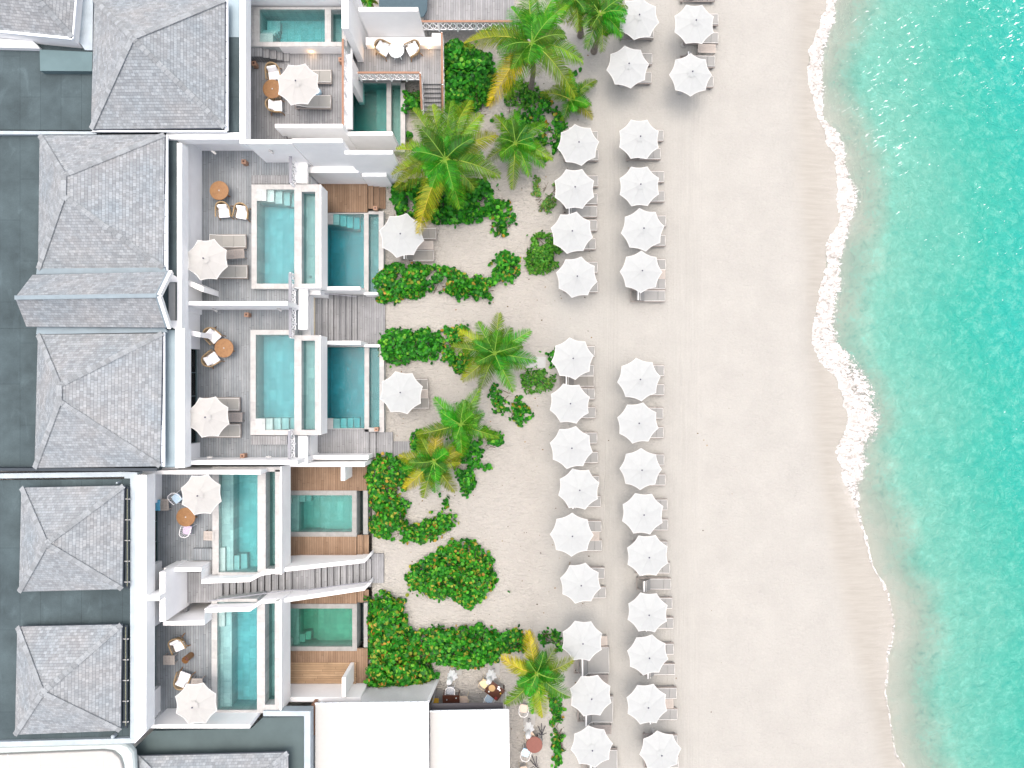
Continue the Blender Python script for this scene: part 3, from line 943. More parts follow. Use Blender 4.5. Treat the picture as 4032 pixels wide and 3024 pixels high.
mb.bar(b0 + o3, b1 + o3, .16, .2); mb.bar(b1 + o3, b2 + o3, .16, .2); mb.build('bargeboard', M['white'], g_)
mb = MB(); mb.bar(b0 + Vector((.0, 0, .03)), b1 + Vector((.0, 0, .03)), .16, .03); mb.bar(b1 + Vector((0, 0, .03)), b2 + Vector((0, 0, .03)), .16, .03); mb.build('verge_flashing', M['flash'], g_)
mb = MB(); vs = [b0 + Vector((-.95, 0, -.2)), b1 + Vector((-.95, 0, -.2)), b2 + Vector((-.95, 0, -.2))]
mb.add(vs + [Vector((q.x, q.y, ZR)) for q in vs], [(0, 1, 2), (0, 3, 4, 1), (1, 4, 5, 2), (0, 2, 5, 3)]); mb.build('gable_wall', M['stucco'], v2)
mb = MB(); rect(mb, (664, 1110, 690, 1262), ZR + .06, ZR + .004); mb.build('stone_ledge', M['slab'], v2)
mb = MB(); poly(mb, [(669, 1076), (697, 1092), (697, 1110), (664, 1110)], ZP - .02, ZR + .004); poly(mb, [(664, 1262), (697, 1262), (697, 1300), (667, 1284)], ZP - .02, ZR + .004); mb.build('parapet_corner', M['cap'], v2)
for nm, y0, y1 in (('valley', 1048, 1080), ('valley', 1282, 1316)):
    mb = MB(); poly(mb, [(146, y0), (640, y0 - 4), (660, y1 - 8), (142, y1)], 6.62, 6.5); mb.build('valley_gutter', M['flash'], v2)
door_wall(v2, 775, 585, 1240, ZR - .25, [], 795)
mb = MB(); mb.box(P(-300, 540, ZR).x, P(0, 1240, ZR).y, 0, P(-300, 540, ZR).x + .25, P(0, 540, ZR).y, ZR - .25); a = P(-300, 540, ZR); b = P(690, 540, ZR); mb.box(a.x, a.y - .25, 0, b.x, a.y, ZR - .25); mb.build('wall', M['stucco'], v2)
mb = MB(); poly(mb, [(716.5, 1092), (800, 1128), (800, 1150), (716.5, 1112)], 5.1, ZD + .01); mb.build('facade_buttress', M['stucco'], v2)
mb = MB(); poly(mb, [(716.5, 1296), (788, 1308), (788, 1328), (716.5, 1316)], 5.1, ZD + .01); mb.build('facade_buttress', M['stucco'], v2)
v3 = bldg("lower of the joined pair of villas with the pale blue roof strip", (0, 1293, 700, 1850))
mb = MB(); poly(mb, [(-300, 1293.5), (689, 1293.5), (689, 1842), (-300, 1856)], ZR, ZR - .25); mb.build('flat_roof', M['membrane'], v3)
mb = MB(); rect(mb, (652, 1300, 689, 1838), ZR + .02, ZR + .004); mb.build('pale_roof_strip', M['membrane_light'], v3)
mb = MB(); rect(mb, (689.5, 1293.5, 727, 1842), ZP, ZR - .5); mb.build('parapet', M['cap'], v3)
hip(v3, [(149, 1317), (640, 1312), (631, 1836), (136, 1843)], [(233, 1517), (233, 1581)], 6.6, 8.6)
gutter_v(v3, 636, 1300, 1838, 6.56)
mb = MB(); a = P(-300, 1848, ZP); b = P(630, 1848, ZP); mb.box(a.x, a.y - .05, 6.0, b.x, a.y + .1, 6.5); mb.build('gutter', M['darkmetal'], v3)
mb = MB(); a = P(-300, 1846, ZR); b = P(690, 1846, ZR); mb.box(a.x, a.y, 0, b.x, a.y + .2, ZR - .25); mb.build('wall', M['stucco'], v3)
door_wall(v3, 775, 1236, 1810, ZR - .25, [(1376, 1742)], 788, .8)

# ---------------- villas 4 and 5 (lower block) ----------------
v4 = bldg("lower block with two small square hip roofs on a dark flat roof", (0, 1885, 533, 2925))
mb = MB(); poly(mb, [(-300, 1893), (512, 1886), (512, 2905), (-300, 2928)], ZR, ZR - .25); mb.build('flat_roof', M['membrane'], v4)
mb = MB(); rect(mb, (512.5, 1884, 535, 2908), ZP, ZR - .3); poly(mb, [(-300, 1868), (490, 1858), (490, 1877), (-300, 1888)], ZP, ZR - .3); poly(mb, [(490, 1858), (540, 1860), (540, 1884), (490, 1884)], ZP, ZR - .3)
poly(mb, [(-300, 2929), (512, 2907), (530, 2909), (530, 2926), (-300, 2950)], ZP, ZR - .3); mb.build('roof_kerb', M['zinc'], v4)
mb = MB(); poly(mb, [(536, 1870), (577, 1870), (575, 2880), (530, 2928)], ZP + .05, ZR - .6); mb.build('parapet', M['cap'], v4)
hip(v4, [(84, 1920), (488, 1912), (481, 2320), (75, 2330)], [(181, 2141)], 6.55, 8.3)
hip(v4, [(68, 2468), (479, 2459), (474, 2877), (59, 2893)], [(166, 2728)], 6.55, 8.3)
for y0, y1 in ((1918, 2318), (2465, 2870)):
    mb = MB(); a = P(486 if y0 < 2000 else 480, y0, 6.45); b = P(486, y1, 6.45)
    mb.box(a.x, b.y, 6.30, a.x + .22, a.y, 6.33); mb.box(a.x + .19, b.y, 6.33, a.x + .22, a.y, 6.42); g_ = mb.build('gutter', M['darkmetal'], v4)
    mb = MB(); y = b.y + .3
    while y < a.y: mb.box(a.x, y, 6.335, a.x + .3, y + .04, 6.40); y += 1.05
    mb.build('bracket', M['metal'], g_)
    mb = MB(); mb.box(a.x + .13, b.y + .1, 6.335, a.x + .15, a.y - .1, 6.36); mb.build('leaf_debris', plain('leaf_debris', (.45, .48, .30), .9, .1, .6, 14), g_)
mb = MB(); a = P(-300, 1890, ZR); b = P(512, 1890, ZR); mb.box(a.x, a.y - .25, 0, b.x, a.y, ZR - .25); mb.build('wall', M['stucco'], v4); mb = MB()
c = P(-300, 2915, ZR); mb.box(a.x, c.y, 0, b.x, c.y + .2, ZR - .25); mb.build('wall', M['stucco'], v4)
door_wall(v4, 621, 1860, 2310, ZR - .25, [(1972, 2208)], 638, .75)
door_wall(v4, 615, 2310, 2800, ZR - .25, [(2452, 2700)], 632, 0)
mb = MB()
for (x, y, r_) in ((455, 2892, .1), (472, 1899, .06)):
    q = P(x, y, ZR); mb.lathe([(r_, 0), (r_, .25), (r_ * .6, .3)], 12, (q.x, q.y, ZR + .002))
mb.build('roof_vent', M['zinc'], v4)

# ---------------- podiums and upper decks ----------------
def podium(lb, r, east_inset=1.1):
    a = P(r[0], r[1], ZD); b = P(r[2], r[3], ZD)
    mb = MB(); mb.box(a.x, b.y, 0, b.x - east_inset, a.y, 1.95)
    return tag(mb.build('lower_storey', M['stucco'], None, ((a.x + b.x) / 2, (a.y + b.y) / 2, 0)), lb, 'building')
podium("white lower storey beneath the topmost terrace", (930, 20, 1390, 560))
podium("white lower storey beneath the paired middle terraces", (730, 600, 1275, 1835))
podium("white lower storey beneath the two lowest terraces", (570, 1862, 1122, 2205))
podium("white lower storey beneath the lowest terrace", (570, 2450, 1122, 2840))
def deck(name, lb, rects, z, mat, th=.12, kind=None):
    return thing1(name, [(r, z, z - th) for r in rects], mat, lb, 'deck')
deck('wooden_deck', "weathered grey plank deck of the topmost terrace", [(968, 190, 1352, 505), (968, 505, 1130, 556)], ZD, M['deckw'])
deck('wooden_deck', "weathered grey plank deck of the second terrace with two armchairs side by side", [(700, 575, 1158, 742), (700, 742, 1003, 1120), (700, 1120, 1176, 1222)], ZD, M['deck'])
deck('wooden_deck', "weathered grey plank deck of the third terrace with two cushioned armchairs", [(700, 1222, 1174, 1312), (700, 1312, 1000, 1700), (700, 1700, 1174, 1830)], ZD, M['deck'])
deck('wooden_deck', "bluish grey plank deck of the terrace with the long pool and blue towel", [(560, 1840, 847, 2236)], ZD, M['deck'])
deck('wooden_deck', "bluish grey plank deck of the lowest terrace with the hollow log stand", [(560, 2436, 844, 2850)], ZD, M['deck'])
# raised plank steps on the terraces
def steps_box(lb, boxes, mat, name='plank_step', cat='step', group='raised plank steps beside the pools'):
    return thing1(name, boxes, mat, lb, cat, None, group)
steps_box("raised plank step above the second terrace pool", [((991, 690, 1137, 724), 3.42, 3.204)], M['deckw'])
steps_box("raised plank step below the third terrace pool", [((987, 1715, 1130, 1751), 3.42, 3.204)], M['deckw'])
steps_box("raised plank step at the foot of the long pool", [((758, 2160, 835, 2206), 3.42, 3.204)], M['deck'])

# ---------------- pools ----------------
def pool(lb, zt, depth, water, rims, tint, steps=(), basin=None, rimmat='stone', fascia=None, basin_tint=(.42, .72, .74), shelf=None, wl=.07):
    x0 = min(r[0] for r in water); y0 = min(r[1] for r in water); x1 = max(r[2] for r in water); y1 = max(r[3] for r in water)
    c = ctr((x0, y0, x1, y1), zt)
    t = empty('swimming_pool', (c[0], c[1], zt - depth), lb, 'pool')
    cp = MB(); bs = MB()
    for r in rims:
        rect(cp, r, zt, zt - .05)
        a = P(r[0], r[1], zt); b = P(r[2], r[3], zt)
        bs.box(a.x, a.y, zt - depth - .15, b.x, b.y, zt - .0505)
    cp.build('coping', M[rimmat], t)
    a = P(x0, y0, zt); b = P(x1, y1, zt)
    bs.box(a.x - .02, b.y - .02, zt - depth - .14, b.x + .02, a.y + .02, zt - depth)
    if basin:
        r, bl = basin
        a2 = P(r[0], r[1], zt); b2 = P(r[2], r[3], zt)
        bs.box(a2.x - .02, b2.y - .02, zt - depth - .14, b2.x + .02, a2.y + .02, zt - bl - .45)
    bs.build('tiled_shell', M['tile'], t)
    # the water takes its colour from depth: the surface and deeper layers each absorb a share
    lays = [0.0] + [d_ for d_ in (.22, .42, .62, .82, 1.02, 1.22) if d_ < depth - .1]
    sh = [.16] + [.84 / (len(lays) - 1)] * (len(lays) - 1)
    wp = None
    for k, d_ in enumerate(lays):
        w = MB()
        for r in water:
            a = P(r[0], r[1], zt); b = P(r[2], r[3], zt)
            zz_ = zt - wl - d_
            w.add([(a.x, b.y, zz_), (b.x, b.y, zz_), (b.x, a.y, zz_), (a.x, a.y, zz_)], [(0, 1, 2, 3)])
        tt = tuple(q ** sh[k] for q in tint)
        if k == 0: wp = w.build('water', poolwater('pool_water', tt), t)
        else: w.build('water_depth', waterlayer('deep_water', tt), wp)
    if basin:
        r, bl = basin
        w = MB(); a = P(r[0], r[1], zt); b = P(r[2], r[3], zt)
        w.add([(a.x, b.y, zt - bl), (b.x, b.y, zt - bl), (b.x, a.y, zt - bl), (a.x, a.y, zt - bl)], [(0, 1, 2, 3)])
        w.build('overflow_water', poolwater('overflow_water', basin_tint), t)
    for (r, dz) in steps:
        a = P(r[0], r[1], zt); b = P(r[2], r[3], zt)
        q = MB(); q.box(a.x, a.y, zt - depth + .001, b.x, b.y, zt - dz); q.build('step', M['tile'], t)
    if fascia:
        q = MB()
        for (r, zf, zb) in fascia: rect(q, r, zf, zb)
        q.build('fascia', M['stucco'], t)
    return t
# pool 1 top terrace (z 4.0)
pool("turquoise plunge pool on the topmost terrace under the white wall", 4.0, 1.15, [(1022, 37, 1279, 165)],
     [(968, 28, 1022, 183), (1022, 28, 1346, 37), (1022, 165, 1346, 183), (1279, 37, 1303, 165), (1346, 28, 1366, 183)], (.25, .75, .78),
     steps=[((1022, 128, 1072, 165), .10), ((1022, 112, 1075, 128), .35), ((1022, 95, 1078, 112), .6), ((1030, 50, 1082, 95), .85)], basin=((1303, 37, 1346, 165), .5),
     fascia=[((1100, 183.5, 1346, 186), 3.94, 3.21)])
# lower pool 1
pool("deep green teal pool below the white lattice railing", .5, 1.5, [(1380, 326, 1522, 540)],
     [(1366, 318, 1380, 560), (1380, 314, 1578, 326), (1522, 326, 1540, 580), (1577, 326, 1595, 585), (1380, 540, 1522, 560), (1540, 580, 1595, 598)], (.05, .55, .51), basin=((1540, 326, 1577, 580), .35), rimmat='stone', basin_tint=(.4, .68, .64),
     steps=[((1470, 326, 1522, 540), .95)])
# pool 2 (second terrace)
pool("bright aqua pool of the second terrace with four steps at its upper end", 3.65, 1.2, [(1011, 746, 1159, 1117)],
     [(990, 726, 1259, 746), (990, 746, 1011, 1137), (1159, 746, 1188, 1117), (1241, 746, 1259, 1110), (1011, 1117, 1160, 1137), (1160, 1117, 1241, 1131), (1188, 746, 1241, 755), (1241, 1110, 1259, 1131)], (.36, .78, .84),
     steps=[((1011, 746, 1049, 791), -.0), ((1049, 746, 1075, 793), .12), ((1075, 746, 1102, 795), .36), ((1102, 746, 1128, 798), .6), ((1128, 746, 1159, 800), .84)], basin=((1188, 755, 1241, 1117), .42), basin_tint=(.52, .80, .82),
     fascia=[((1259.5, 727, 1264, 1131), 3.64, 2.3), ((1160, 1131.5, 1264, 1134), 3.64, 2.9)])
pool("deep teal pool of the upper sand garden level with five submerged steps", .5, 1.6, [(1276, 842, 1433, 1150)],
     [(1270, 838, 1276, 1160), (1311, 838, 1451, 842), (1276, 838, 1311, 883), (1433, 842, 1451, 1160), (1491, 832, 1510, 1150), (1451, 832, 1491, 843), (1276, 1150, 1433, 1160), (1451, 1150, 1510, 1160)], (.055, .68, .78),
     steps=[((1311, 842, 1334, 884), .10), ((1334, 842, 1357, 886), .35), ((1357, 842, 1380, 888), .6), ((1380, 842, 1404, 890), .85), ((1404, 842, 1433, 893), 1.1), ((1405, 893, 1433, 1150), 1.1)], basin=((1451, 843, 1491, 1150), .25), basin_tint=(.28, .64, .68))
# pool 3
pool("bright aqua pool of the third terrace with four steps at its lower end", 3.65, 1.2, [(1007, 1318, 1159, 1693)],
     [(986, 1299, 1137, 1318), (986, 1318, 1007, 1713), (1159, 1329, 1187, 1693), (1240, 1329, 1258, 1693), (1007, 1693, 1258, 1713), (1137, 1299, 1160, 1329), (1160, 1320, 1258, 1329), (1187, 1329, 1240, 1341)], (.36, .78, .84),
     steps=[((1007, 1648, 1044, 1693), -.0), ((1044, 1648, 1070, 1693), .12), ((1070, 1648, 1096, 1693), .36), ((1096, 1648, 1123, 1693), .6), ((1123, 1648, 1159, 1693), .84)], basin=((1187, 1341, 1240, 1693), .42), basin_tint=(.52, .80, .82),
     fascia=[((1258.5, 1321, 1262.5, 1712), 3.64, 2.3)])
pool("deep teal pool level with the second garden parasol, round fittings in its floor", .5, 1.6, [(1276, 1366, 1435, 1687)],
     [(1270, 1360, 1276, 1690), (1276, 1360, 1512, 1366), (1435, 1366, 1453, 1700), (1494, 1366, 1512, 1702), (1276, 1647, 1311, 1690), (1311, 1687, 1435, 1691), (1453, 1684, 1494, 1700)], (.055, .68, .78),
     steps=[((1311, 1649, 1336, 1687), .10), ((1336, 1648, 1359, 1687), .35), ((1359, 1648, 1381, 1687), .6), ((1381, 1647, 1404, 1687), .85), ((1404, 1646, 1435, 1687), 1.1), ((1405, 1366, 1435, 1646), 1.1)], basin=((1453, 1366, 1494, 1684), .25), basin_tint=(.28, .64, .68))
# pool 4 (long)
pool("long aqua pool of the fourth terrace with a pale submerged ledge", 3.65, 1.25, [(861, 1850, 1014, 2254)],
     [(836, 1850, 861, 2262), (1014, 1850, 1046, 2262), (1083, 1850, 1102, 2262), (861, 2254, 1014, 2266), (1046, 2240, 1083, 2254), (836, 1838, 1046, 1850), (1046, 1838, 1102, 1857)], (.34, .82, .85),
     steps=[((861, 1850, 906, 2254), .42), ((861, 2160, 880, 2254), .22), ((906, 2197, 926, 2254), .55), ((926, 2195, 951, 2254), .8)], basin=((1046, 1857, 1083, 2240), .65), basin_tint=(.45, .72, .72),
     fascia=[((1102.5, 1838, 1109, 2262), 3.72, 2.2)])
pool("small green turquoise pool framed by brown decks, its pale ledge at the left", .45, 1.3, [(1124, 1950, 1386, 2095)],
     [(1110, 1932, 1404, 1950), (1110, 2095, 1404, 2113), (1386, 1950, 1404, 2095), (1110, 1950, 1124, 2095), (1430, 1932, 1448, 2104)], (.25, .73, .69),
     steps=[((1124, 1950, 1170, 2095), .35), ((1124, 1958, 1146, 1985), .18), ((1170, 1955, 1191, 1982), .5), ((1191, 1955, 1211, 1982), .75), ((1245, 1950, 1386, 2095), 1.0)], rimmat='stoneg', basin=((1404, 1932, 1430, 2104), 1.0), basin_tint=(.15, .26, .28))
# pool 5
pool("long aqua pool of the lowest terrace ending at the white corner wall", 3.65, 1.25, [(855, 2370, 1012, 2796)],
     [(833, 2366, 855, 2808), (1012, 2366, 1043, 2808), (1082, 2366, 1101, 2806), (855, 2796, 1012, 2812), (1043, 2775, 1082, 2806), (855, 2358, 1012, 2370)], (.34, .82, .87),
     steps=[((855, 2370, 900, 2796), .42), ((855, 2370, 878, 2473), .22), ((906, 2370, 926, 2422), .55), ((926, 2370, 950, 2417), .8)], basin=((1043, 2366, 1082, 2775), .65), basin_tint=(.45, .72, .72),
     fascia=[((1101.5, 2362, 1108, 2806), 3.72, 2.2)])
pool("small emerald green pool framed by brown decks at the lowest villa", .45, 1.3, [(1124, 2396, 1387, 2546)],
     [(1110, 2378, 1405, 2396), (1110, 2546, 1405, 2563), (1387, 2396, 1405, 2546), (1110, 2396, 1124, 2546), (1432, 2375, 1447, 2549)], (.15, .62, .47),
     steps=[((1124, 2396, 1170, 2546), .35), ((1124, 2515, 1148, 2546), .18), ((1170, 2508, 1190, 2540), .5), ((1190, 2504, 1210, 2537), .75), ((1233, 2396, 1387, 2546), 1.0)], rimmat='stoneg', basin=((1405, 2375, 1432, 2549), 1.0), basin_tint=(.12, .2, .22))
# small fittings in the pools
for x, y, zt, dep, lb in ((1371, 1452, .5, 1.6, "upper round drain in the deep teal pool"), (1370, 1615, .5, 1.6, "lower round drain in the deep teal pool"), (1223, 1090, 3.65, .8, "dark round drain in the overflow channel of the second terrace pool")):
    q = P(x, y, zt - dep + .01); m_ = MB(); m_.tube([q + Vector((.05 * math.cos(2 * PI * k / 14), .05 * math.sin(2 * PI * k / 14), .012)) for k in range(14)], .014, 5, closed=True)
    tag(m_.build('drain_ring', M['white'] if zt < 1 else M['black'], None, tuple(q)), lb, 'drain')
for x, y, zt, lb in ((1552, 372, .13, "round skimmer lid in the slim upper basin"), (839, 2522, 3.66, "small round dark lid set in the long pool rim")):
    disc('skimmer_lid', x, y, zt, .05, .012, M['base'], lb, 'lid')

# ---------------- lower decks ----------------
deck('wooden_deck', "grey plank deck behind the small top railing", [(1668, -60, 2024, 92)], 2.0, M['deckw'])
deck('wooden_deck', "grey plank mid terrace with the white round table", [(1378, 186, 1736, 314), (1655, 314, 1736, 330)], 1.6, M['deckw'])
deck('wooden_deck', "rich brown plank deck above the upper deep teal pool", [(1240, 724, 1446, 836), (1240, 836, 1276, 884)], .5, M['brown'])
deck('wooden_deck', "grey brown landing at the foot of the crossing stairs", [(1403, 1160, 1516, 1362)], .14, M['deckw'], .1)
deck('wooden_deck', "weathered deck between the second lower pool and the white wall", [(1200, 1690, 1452, 1800)], .5, M['deckw'])
deck('wooden_deck', "brown plank deck above the small turquoise pool", [(1100, 1832, 1444, 1932)], .4, M['brown'])
deck('wooden_deck', "brown plank deck below the small turquoise pool", [(1100, 2113, 1404, 2210)], .4, M['brown'])
deck('wooden_deck', "brown plank strip above the emerald pool", [(1100, 2300, 1405, 2378)], .4, M['brown'])
deck('wooden_deck', "brown plank strip below the emerald pool", [(1100, 2563, 1403, 2609), (1403, 2553, 1447, 2690)], .4, M['brown'])
deck('wooden_deck', "honey brown cross laid boards at the lowest garden deck", [(1100, 2609.5, 1402, 2712)], .44, M['browny'])
# timber steps to the sand
def stairs(lb, px_edges, ys, ztops, mat, zb=-.1, horizontal=True):
    """px_edges: x positions of tread boundaries; each tread is a part"""
    c = ctr((px_edges[0], ys[0], px_edges[-1], ys[1]), ztops[0])
    t = empty('staircase', (c[0], c[1], 0), lb, 'stairs')
    for i, zt in enumerate(ztops):
        q = MB()
        r_ = (px_edges[i] + 1.6, ys[0], px_edges[i + 1], ys[1]) if horizontal else (ys[0], px_edges[i] + 1.6, ys[1], px_edges[i + 1])
        rect(q, r_, zt, zt - .045)
        st_ = q.build('step', mat, t)
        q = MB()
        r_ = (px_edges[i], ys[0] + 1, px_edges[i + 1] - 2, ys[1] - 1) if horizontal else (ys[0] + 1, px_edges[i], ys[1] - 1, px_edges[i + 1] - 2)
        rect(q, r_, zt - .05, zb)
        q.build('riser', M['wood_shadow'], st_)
    return t
stairs("brown timber steps beside the palm down to the upper sand garden", [1447, 1470, 1494, 1518], (727, 822), [.38, .25, .12], M['brown'])
stairs("weathered crossing stairs between the two pairs of pools", [1239, 1266, 1290, 1313, 1337, 1360, 1383, 1405], (1160, 1364), [1.2, 1.04, .88, .73, .58, .44, .29], M['deckw'])
thing1('flagstone_landing', [((1196, 1160, 1239, 1364), 1.32, 0)], M['ystone'], "sandy yellow flagstone patch at the head of the crossing stairs", 'paving')
stairs("short weathered steps below the second lower pool", [1453, 1480, 1547], (1702, 1800), [.34, .17], M['deckw'])
thing1('plank_path', [((1548, 1738, 1611, 1802), .06, -.05)], M['deckw'], "weathered plank path leading to the touching palms", 'path')
stairs("brown step at the right end of the deck below the turquoise pool", [1404, 1428, 1452], (2106, 2190), [.27, .13], M['brown'])
stairs("brown step above the emerald pool at the right", [1405, 1430, 1452], (2322, 2372), [.27, .13], M['brown'])
stairs("weathered grey steps running down beside the big sea grape bush", [328, 347, 365, 383, 401, 419, 437, 455], (1664, 1736), [1.42, 1.25, 1.08, .9, .72, .54, .36], M['deckw'], horizontal=False)
# stone stairs on the top terrace
t = empty('staircase', (P(1000, 210, 3.2).x, P(1000, 210, 3.2).y, ZD), "pale stone stairs up to the plunge pool of the topmost terrace", 'stairs')
for i, (xa, xb) in enumerate(((968, 1033), (1033, 1060), (1060, 1087), (1087, 1113), (1113, 1140))):
    q = MB(); rect(q, (xa, 184 + i * 4, xb, 222 + i * 5), 3.88 - .15 * i, 3.205); q.build('step', M['deckw'], t)
# the long straight stair between villas 4 and 5
YN, YS = -10.42, -12.1
t = empty('staircase', (-9, -11.3, 0), "long weathered timber staircase descending between the two lowest villas", 'stairs')
edges = [735] + [500 + v / 2.212 for v in (835, 890, 950, 1012, 1075, 1135, 1196, 1257, 1318, 1376, 1437, 1636, 1690, 1745, 1800, 1857, 1914, 1967, 2025, 2080, 2130)]
zz = 3.2
xprev = None
for i in range(len(edges) - 1):
    xa = P(edges[i], 0, zz).x if xprev is None else xprev
    xb = P(edges[i + 1], 0, zz - .08).x
    xprev = xb
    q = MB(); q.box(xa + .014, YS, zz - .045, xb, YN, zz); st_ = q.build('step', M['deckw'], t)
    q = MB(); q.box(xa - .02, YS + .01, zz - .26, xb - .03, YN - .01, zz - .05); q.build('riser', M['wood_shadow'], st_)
    zz -= 3.08 / (len(edges) - 1)
thing1('wooden_deck', [((700, 2262, 735, 2410), 3.196, 2.9)], M['deckw'], "plank landing at the head of the long staircase", 'deck')
thing1('wooden_deck', [((1460, 2180, 1511, 2296), .12, -.05)], M['deckw'], "small weathered platform at the foot of the long staircase", 'deck')

# ---------------- white walls ----------------
def wall(lb, r, zt, zb, name='garden_wall', mat='stucco', cap=.0, group='white garden walls'):
    c = ctr(r, zt)
    mb = MB(); rect(mb, r, zt, zb)
    return tag(mb.build(name, M[mat], None, (c[0], c[1], zb), bevel=.012), lb, 'wall', group)
def pwall(lb, polys, name='garden_wall', group='white garden walls'):
    mb = MB(); org = None
    for pg, zt, zb in polys:
        poly(mb, pg, zt, zb)
        if org is None: q = P(pg[0][0], pg[0][1], zt); org = (q.x, q.y, zb)
    return tag(mb.build(name, M['stucco'], None, org, bevel=.012), lb, 'wall', group)
def ramp_wall(lb, pts, th, zb):
    """pts: (x, y, z) photo points along the near edge of the cap; th thickness in metres"""
    mb = MB(); W = [P(x, y, z) for x, y, z in pts]
    n_ = len(W); vs = []
    for q in W: vs += [(q.x, q.y, q.z), (q.x, q.y + th, q.z), (q.x, q.y + th, zb), (q.x, q.y, zb)]
    fs = []
    for i in range(n_ - 1):
        a, b = 4 * i, 4 * i + 4
        for k in range(4): fs.append((a + k, b + k, b + (k + 1) % 4, a + (k + 1) % 4))
    fs.append((0, 1, 2, 3)); fs.append((4 * n_ - 1, 4 * n_ - 2, 4 * n_ - 3, 4 * n_ - 4))
    mb.add(vs, fs)
    return tag(mb.build('stair_wall', M['stucco'], None, (W[0].x, W[0].y, zb)), lb, 'wall')
wall("tall white wall above the plunge pool at the top edge", (930, -90, 1385, -48), 5.6, 0)
wall("white wall dividing the topmost terrace from the mid terrace, running up the photo", (1345, -48, 1372, 112), 5.3, 0)
wall("tall white wall behind the white round table", (1412, 28, 1646, 44), 4.7, 0)
wall("low white bench ledge behind the white round table", (1440, 146, 1737, 178), 2.05, .2)
wall("white wall under the brown railing right of the mid terrace", (1700, 130, 1736, 146), 2.05, .2)
wall("white wall closing the left end of the mid terrace", (1366, 222, 1386, 320), 3.2, 0)
wall("white edge beam under the railing of the topmost terrace", (1349, 184, 1386, 505), 3.19, 2.92)
wall("freestanding white wall along the lower edge of the topmost terrace", (1082, 488, 1348, 503), 4.45, .5)
wall("lower white wall at the bottom of the deep green pool", (1367, 518, 1546, 533), 3.1, .0)
wall("tall white party wall between the first and second terraces", (966, 549, 1148, 566), 6.15, .3)
wall("taller white stepped party wall left of the big palm", (1148.5, 546, 1348, 562), 6.4, .0)
wall("white party wall step left of the big palm", (1356, 592, 1546, 607), 5.4, .0)
wall("low white ledge wall behind the brown deck", (1215, 655, 1412, 680), 2.65, .0)
wall("low white ledge wall ending under the palm fronds", (1424, 678, 1522, 695), 2.2, .0)
wall("white edge beam of the second terrace by the upper railing", (1160, 600, 1210, 722), 3.19, 2.92)
wall("white block around the second terrace corner by the pool", (1161, 1136, 1210, 1236), 3.19, 2.92)
wall("white edge beam of the third terrace by the middle railing", (1161, 1236.5, 1210, 1298), 3.19, 2.92)
wall("white edge beam of the third terrace by the lower railing", (1160, 1716, 1210, 1835), 3.19, 2.92)
wall("white wall between the second and third terraces", (713, 1186, 1132, 1202), 5.4, 3.0)
wall("white wall closing the lower side of the third terrace", (727, 1812, 1170, 1830), 4.6, .0)
wall("white wall along the upper side of the long pool terrace", (540, 1852, 1026, 1868), 4.6, .0)
wall("white stair wall at the upper side of the crossing stairs", (1232, 1128, 1418, 1142), 2.3, 0)
wall("short white wall end at the upper side of the crossing stairs", (1432, 1150, 1486, 1160), 1.0, 0)
wall("white stair wall at the lower side of the crossing stairs", (1282, 1342, 1420, 1356), 2.1, 0)
wall("short white wall end at the lower side of the crossing stairs", (1432, 1356, 1494, 1366), 1.0, 0)
wall("white wall block beside the head of the crossing stairs", (1205, 1133, 1262, 1160), 2.6, 0)
wall("white garden wall below the grey deck of the second lower pool", (1208, 1793, 1450, 1810), 1.6, 0)
wall("white outer wall above the brown deck of the turquoise pool", (1120, 1822, 1436, 1838), 2.3, 0)
wall("small white gate wall standing on the brown deck", (1342, 1838.5, 1358, 1893), 2.2, .4)
wall("white fin wall at the right end of the honey coloured boards", (1346, 2668, 1361, 2745), 2.5, 0)
wall("low white wall below the honey coloured boards", (1104, 2746, 1420, 2764), 2.2, 0)
wall("long white corner wall at the lower side of the lowest terrace", (590, 2853, 984, 2868), 5.0, 0)
# protruding white blocks at the head of the long stairs
wall("white stair hall wall left of the long staircase", (628, 2252, 650, 2448), 5.6, 0, 'villa_wing_wall')
wall("white wall between the two lowest terraces at the facade", (577, 2346, 628, 2366), 6.15, 0, 'villa_wing_wall')
ramp_wall("white stepped parapet wall along the upper side of the long staircase", [(645, 2252, 4.6), (792, 2250, 4.6), (792.5, 2298, 4.35), (986, 2291, 4.35), (1030, 2267, 3.7), (1124, 2251, 3.2), (1436, 2216, 1.3), (1462, 2188, .7)], .22, 0)
ramp_wall("white stepped parapet wall along the lower side of the long staircase", [(642, 2463, 4.6), (805, 2461, 4.6), (806, 2412, 4.35), (986, 2407, 4.35), (1030, 2377, 3.7), (1124, 2372, 3.2), (1436, 2325, 1.3), (1462, 2296, .7)], .22, 0)

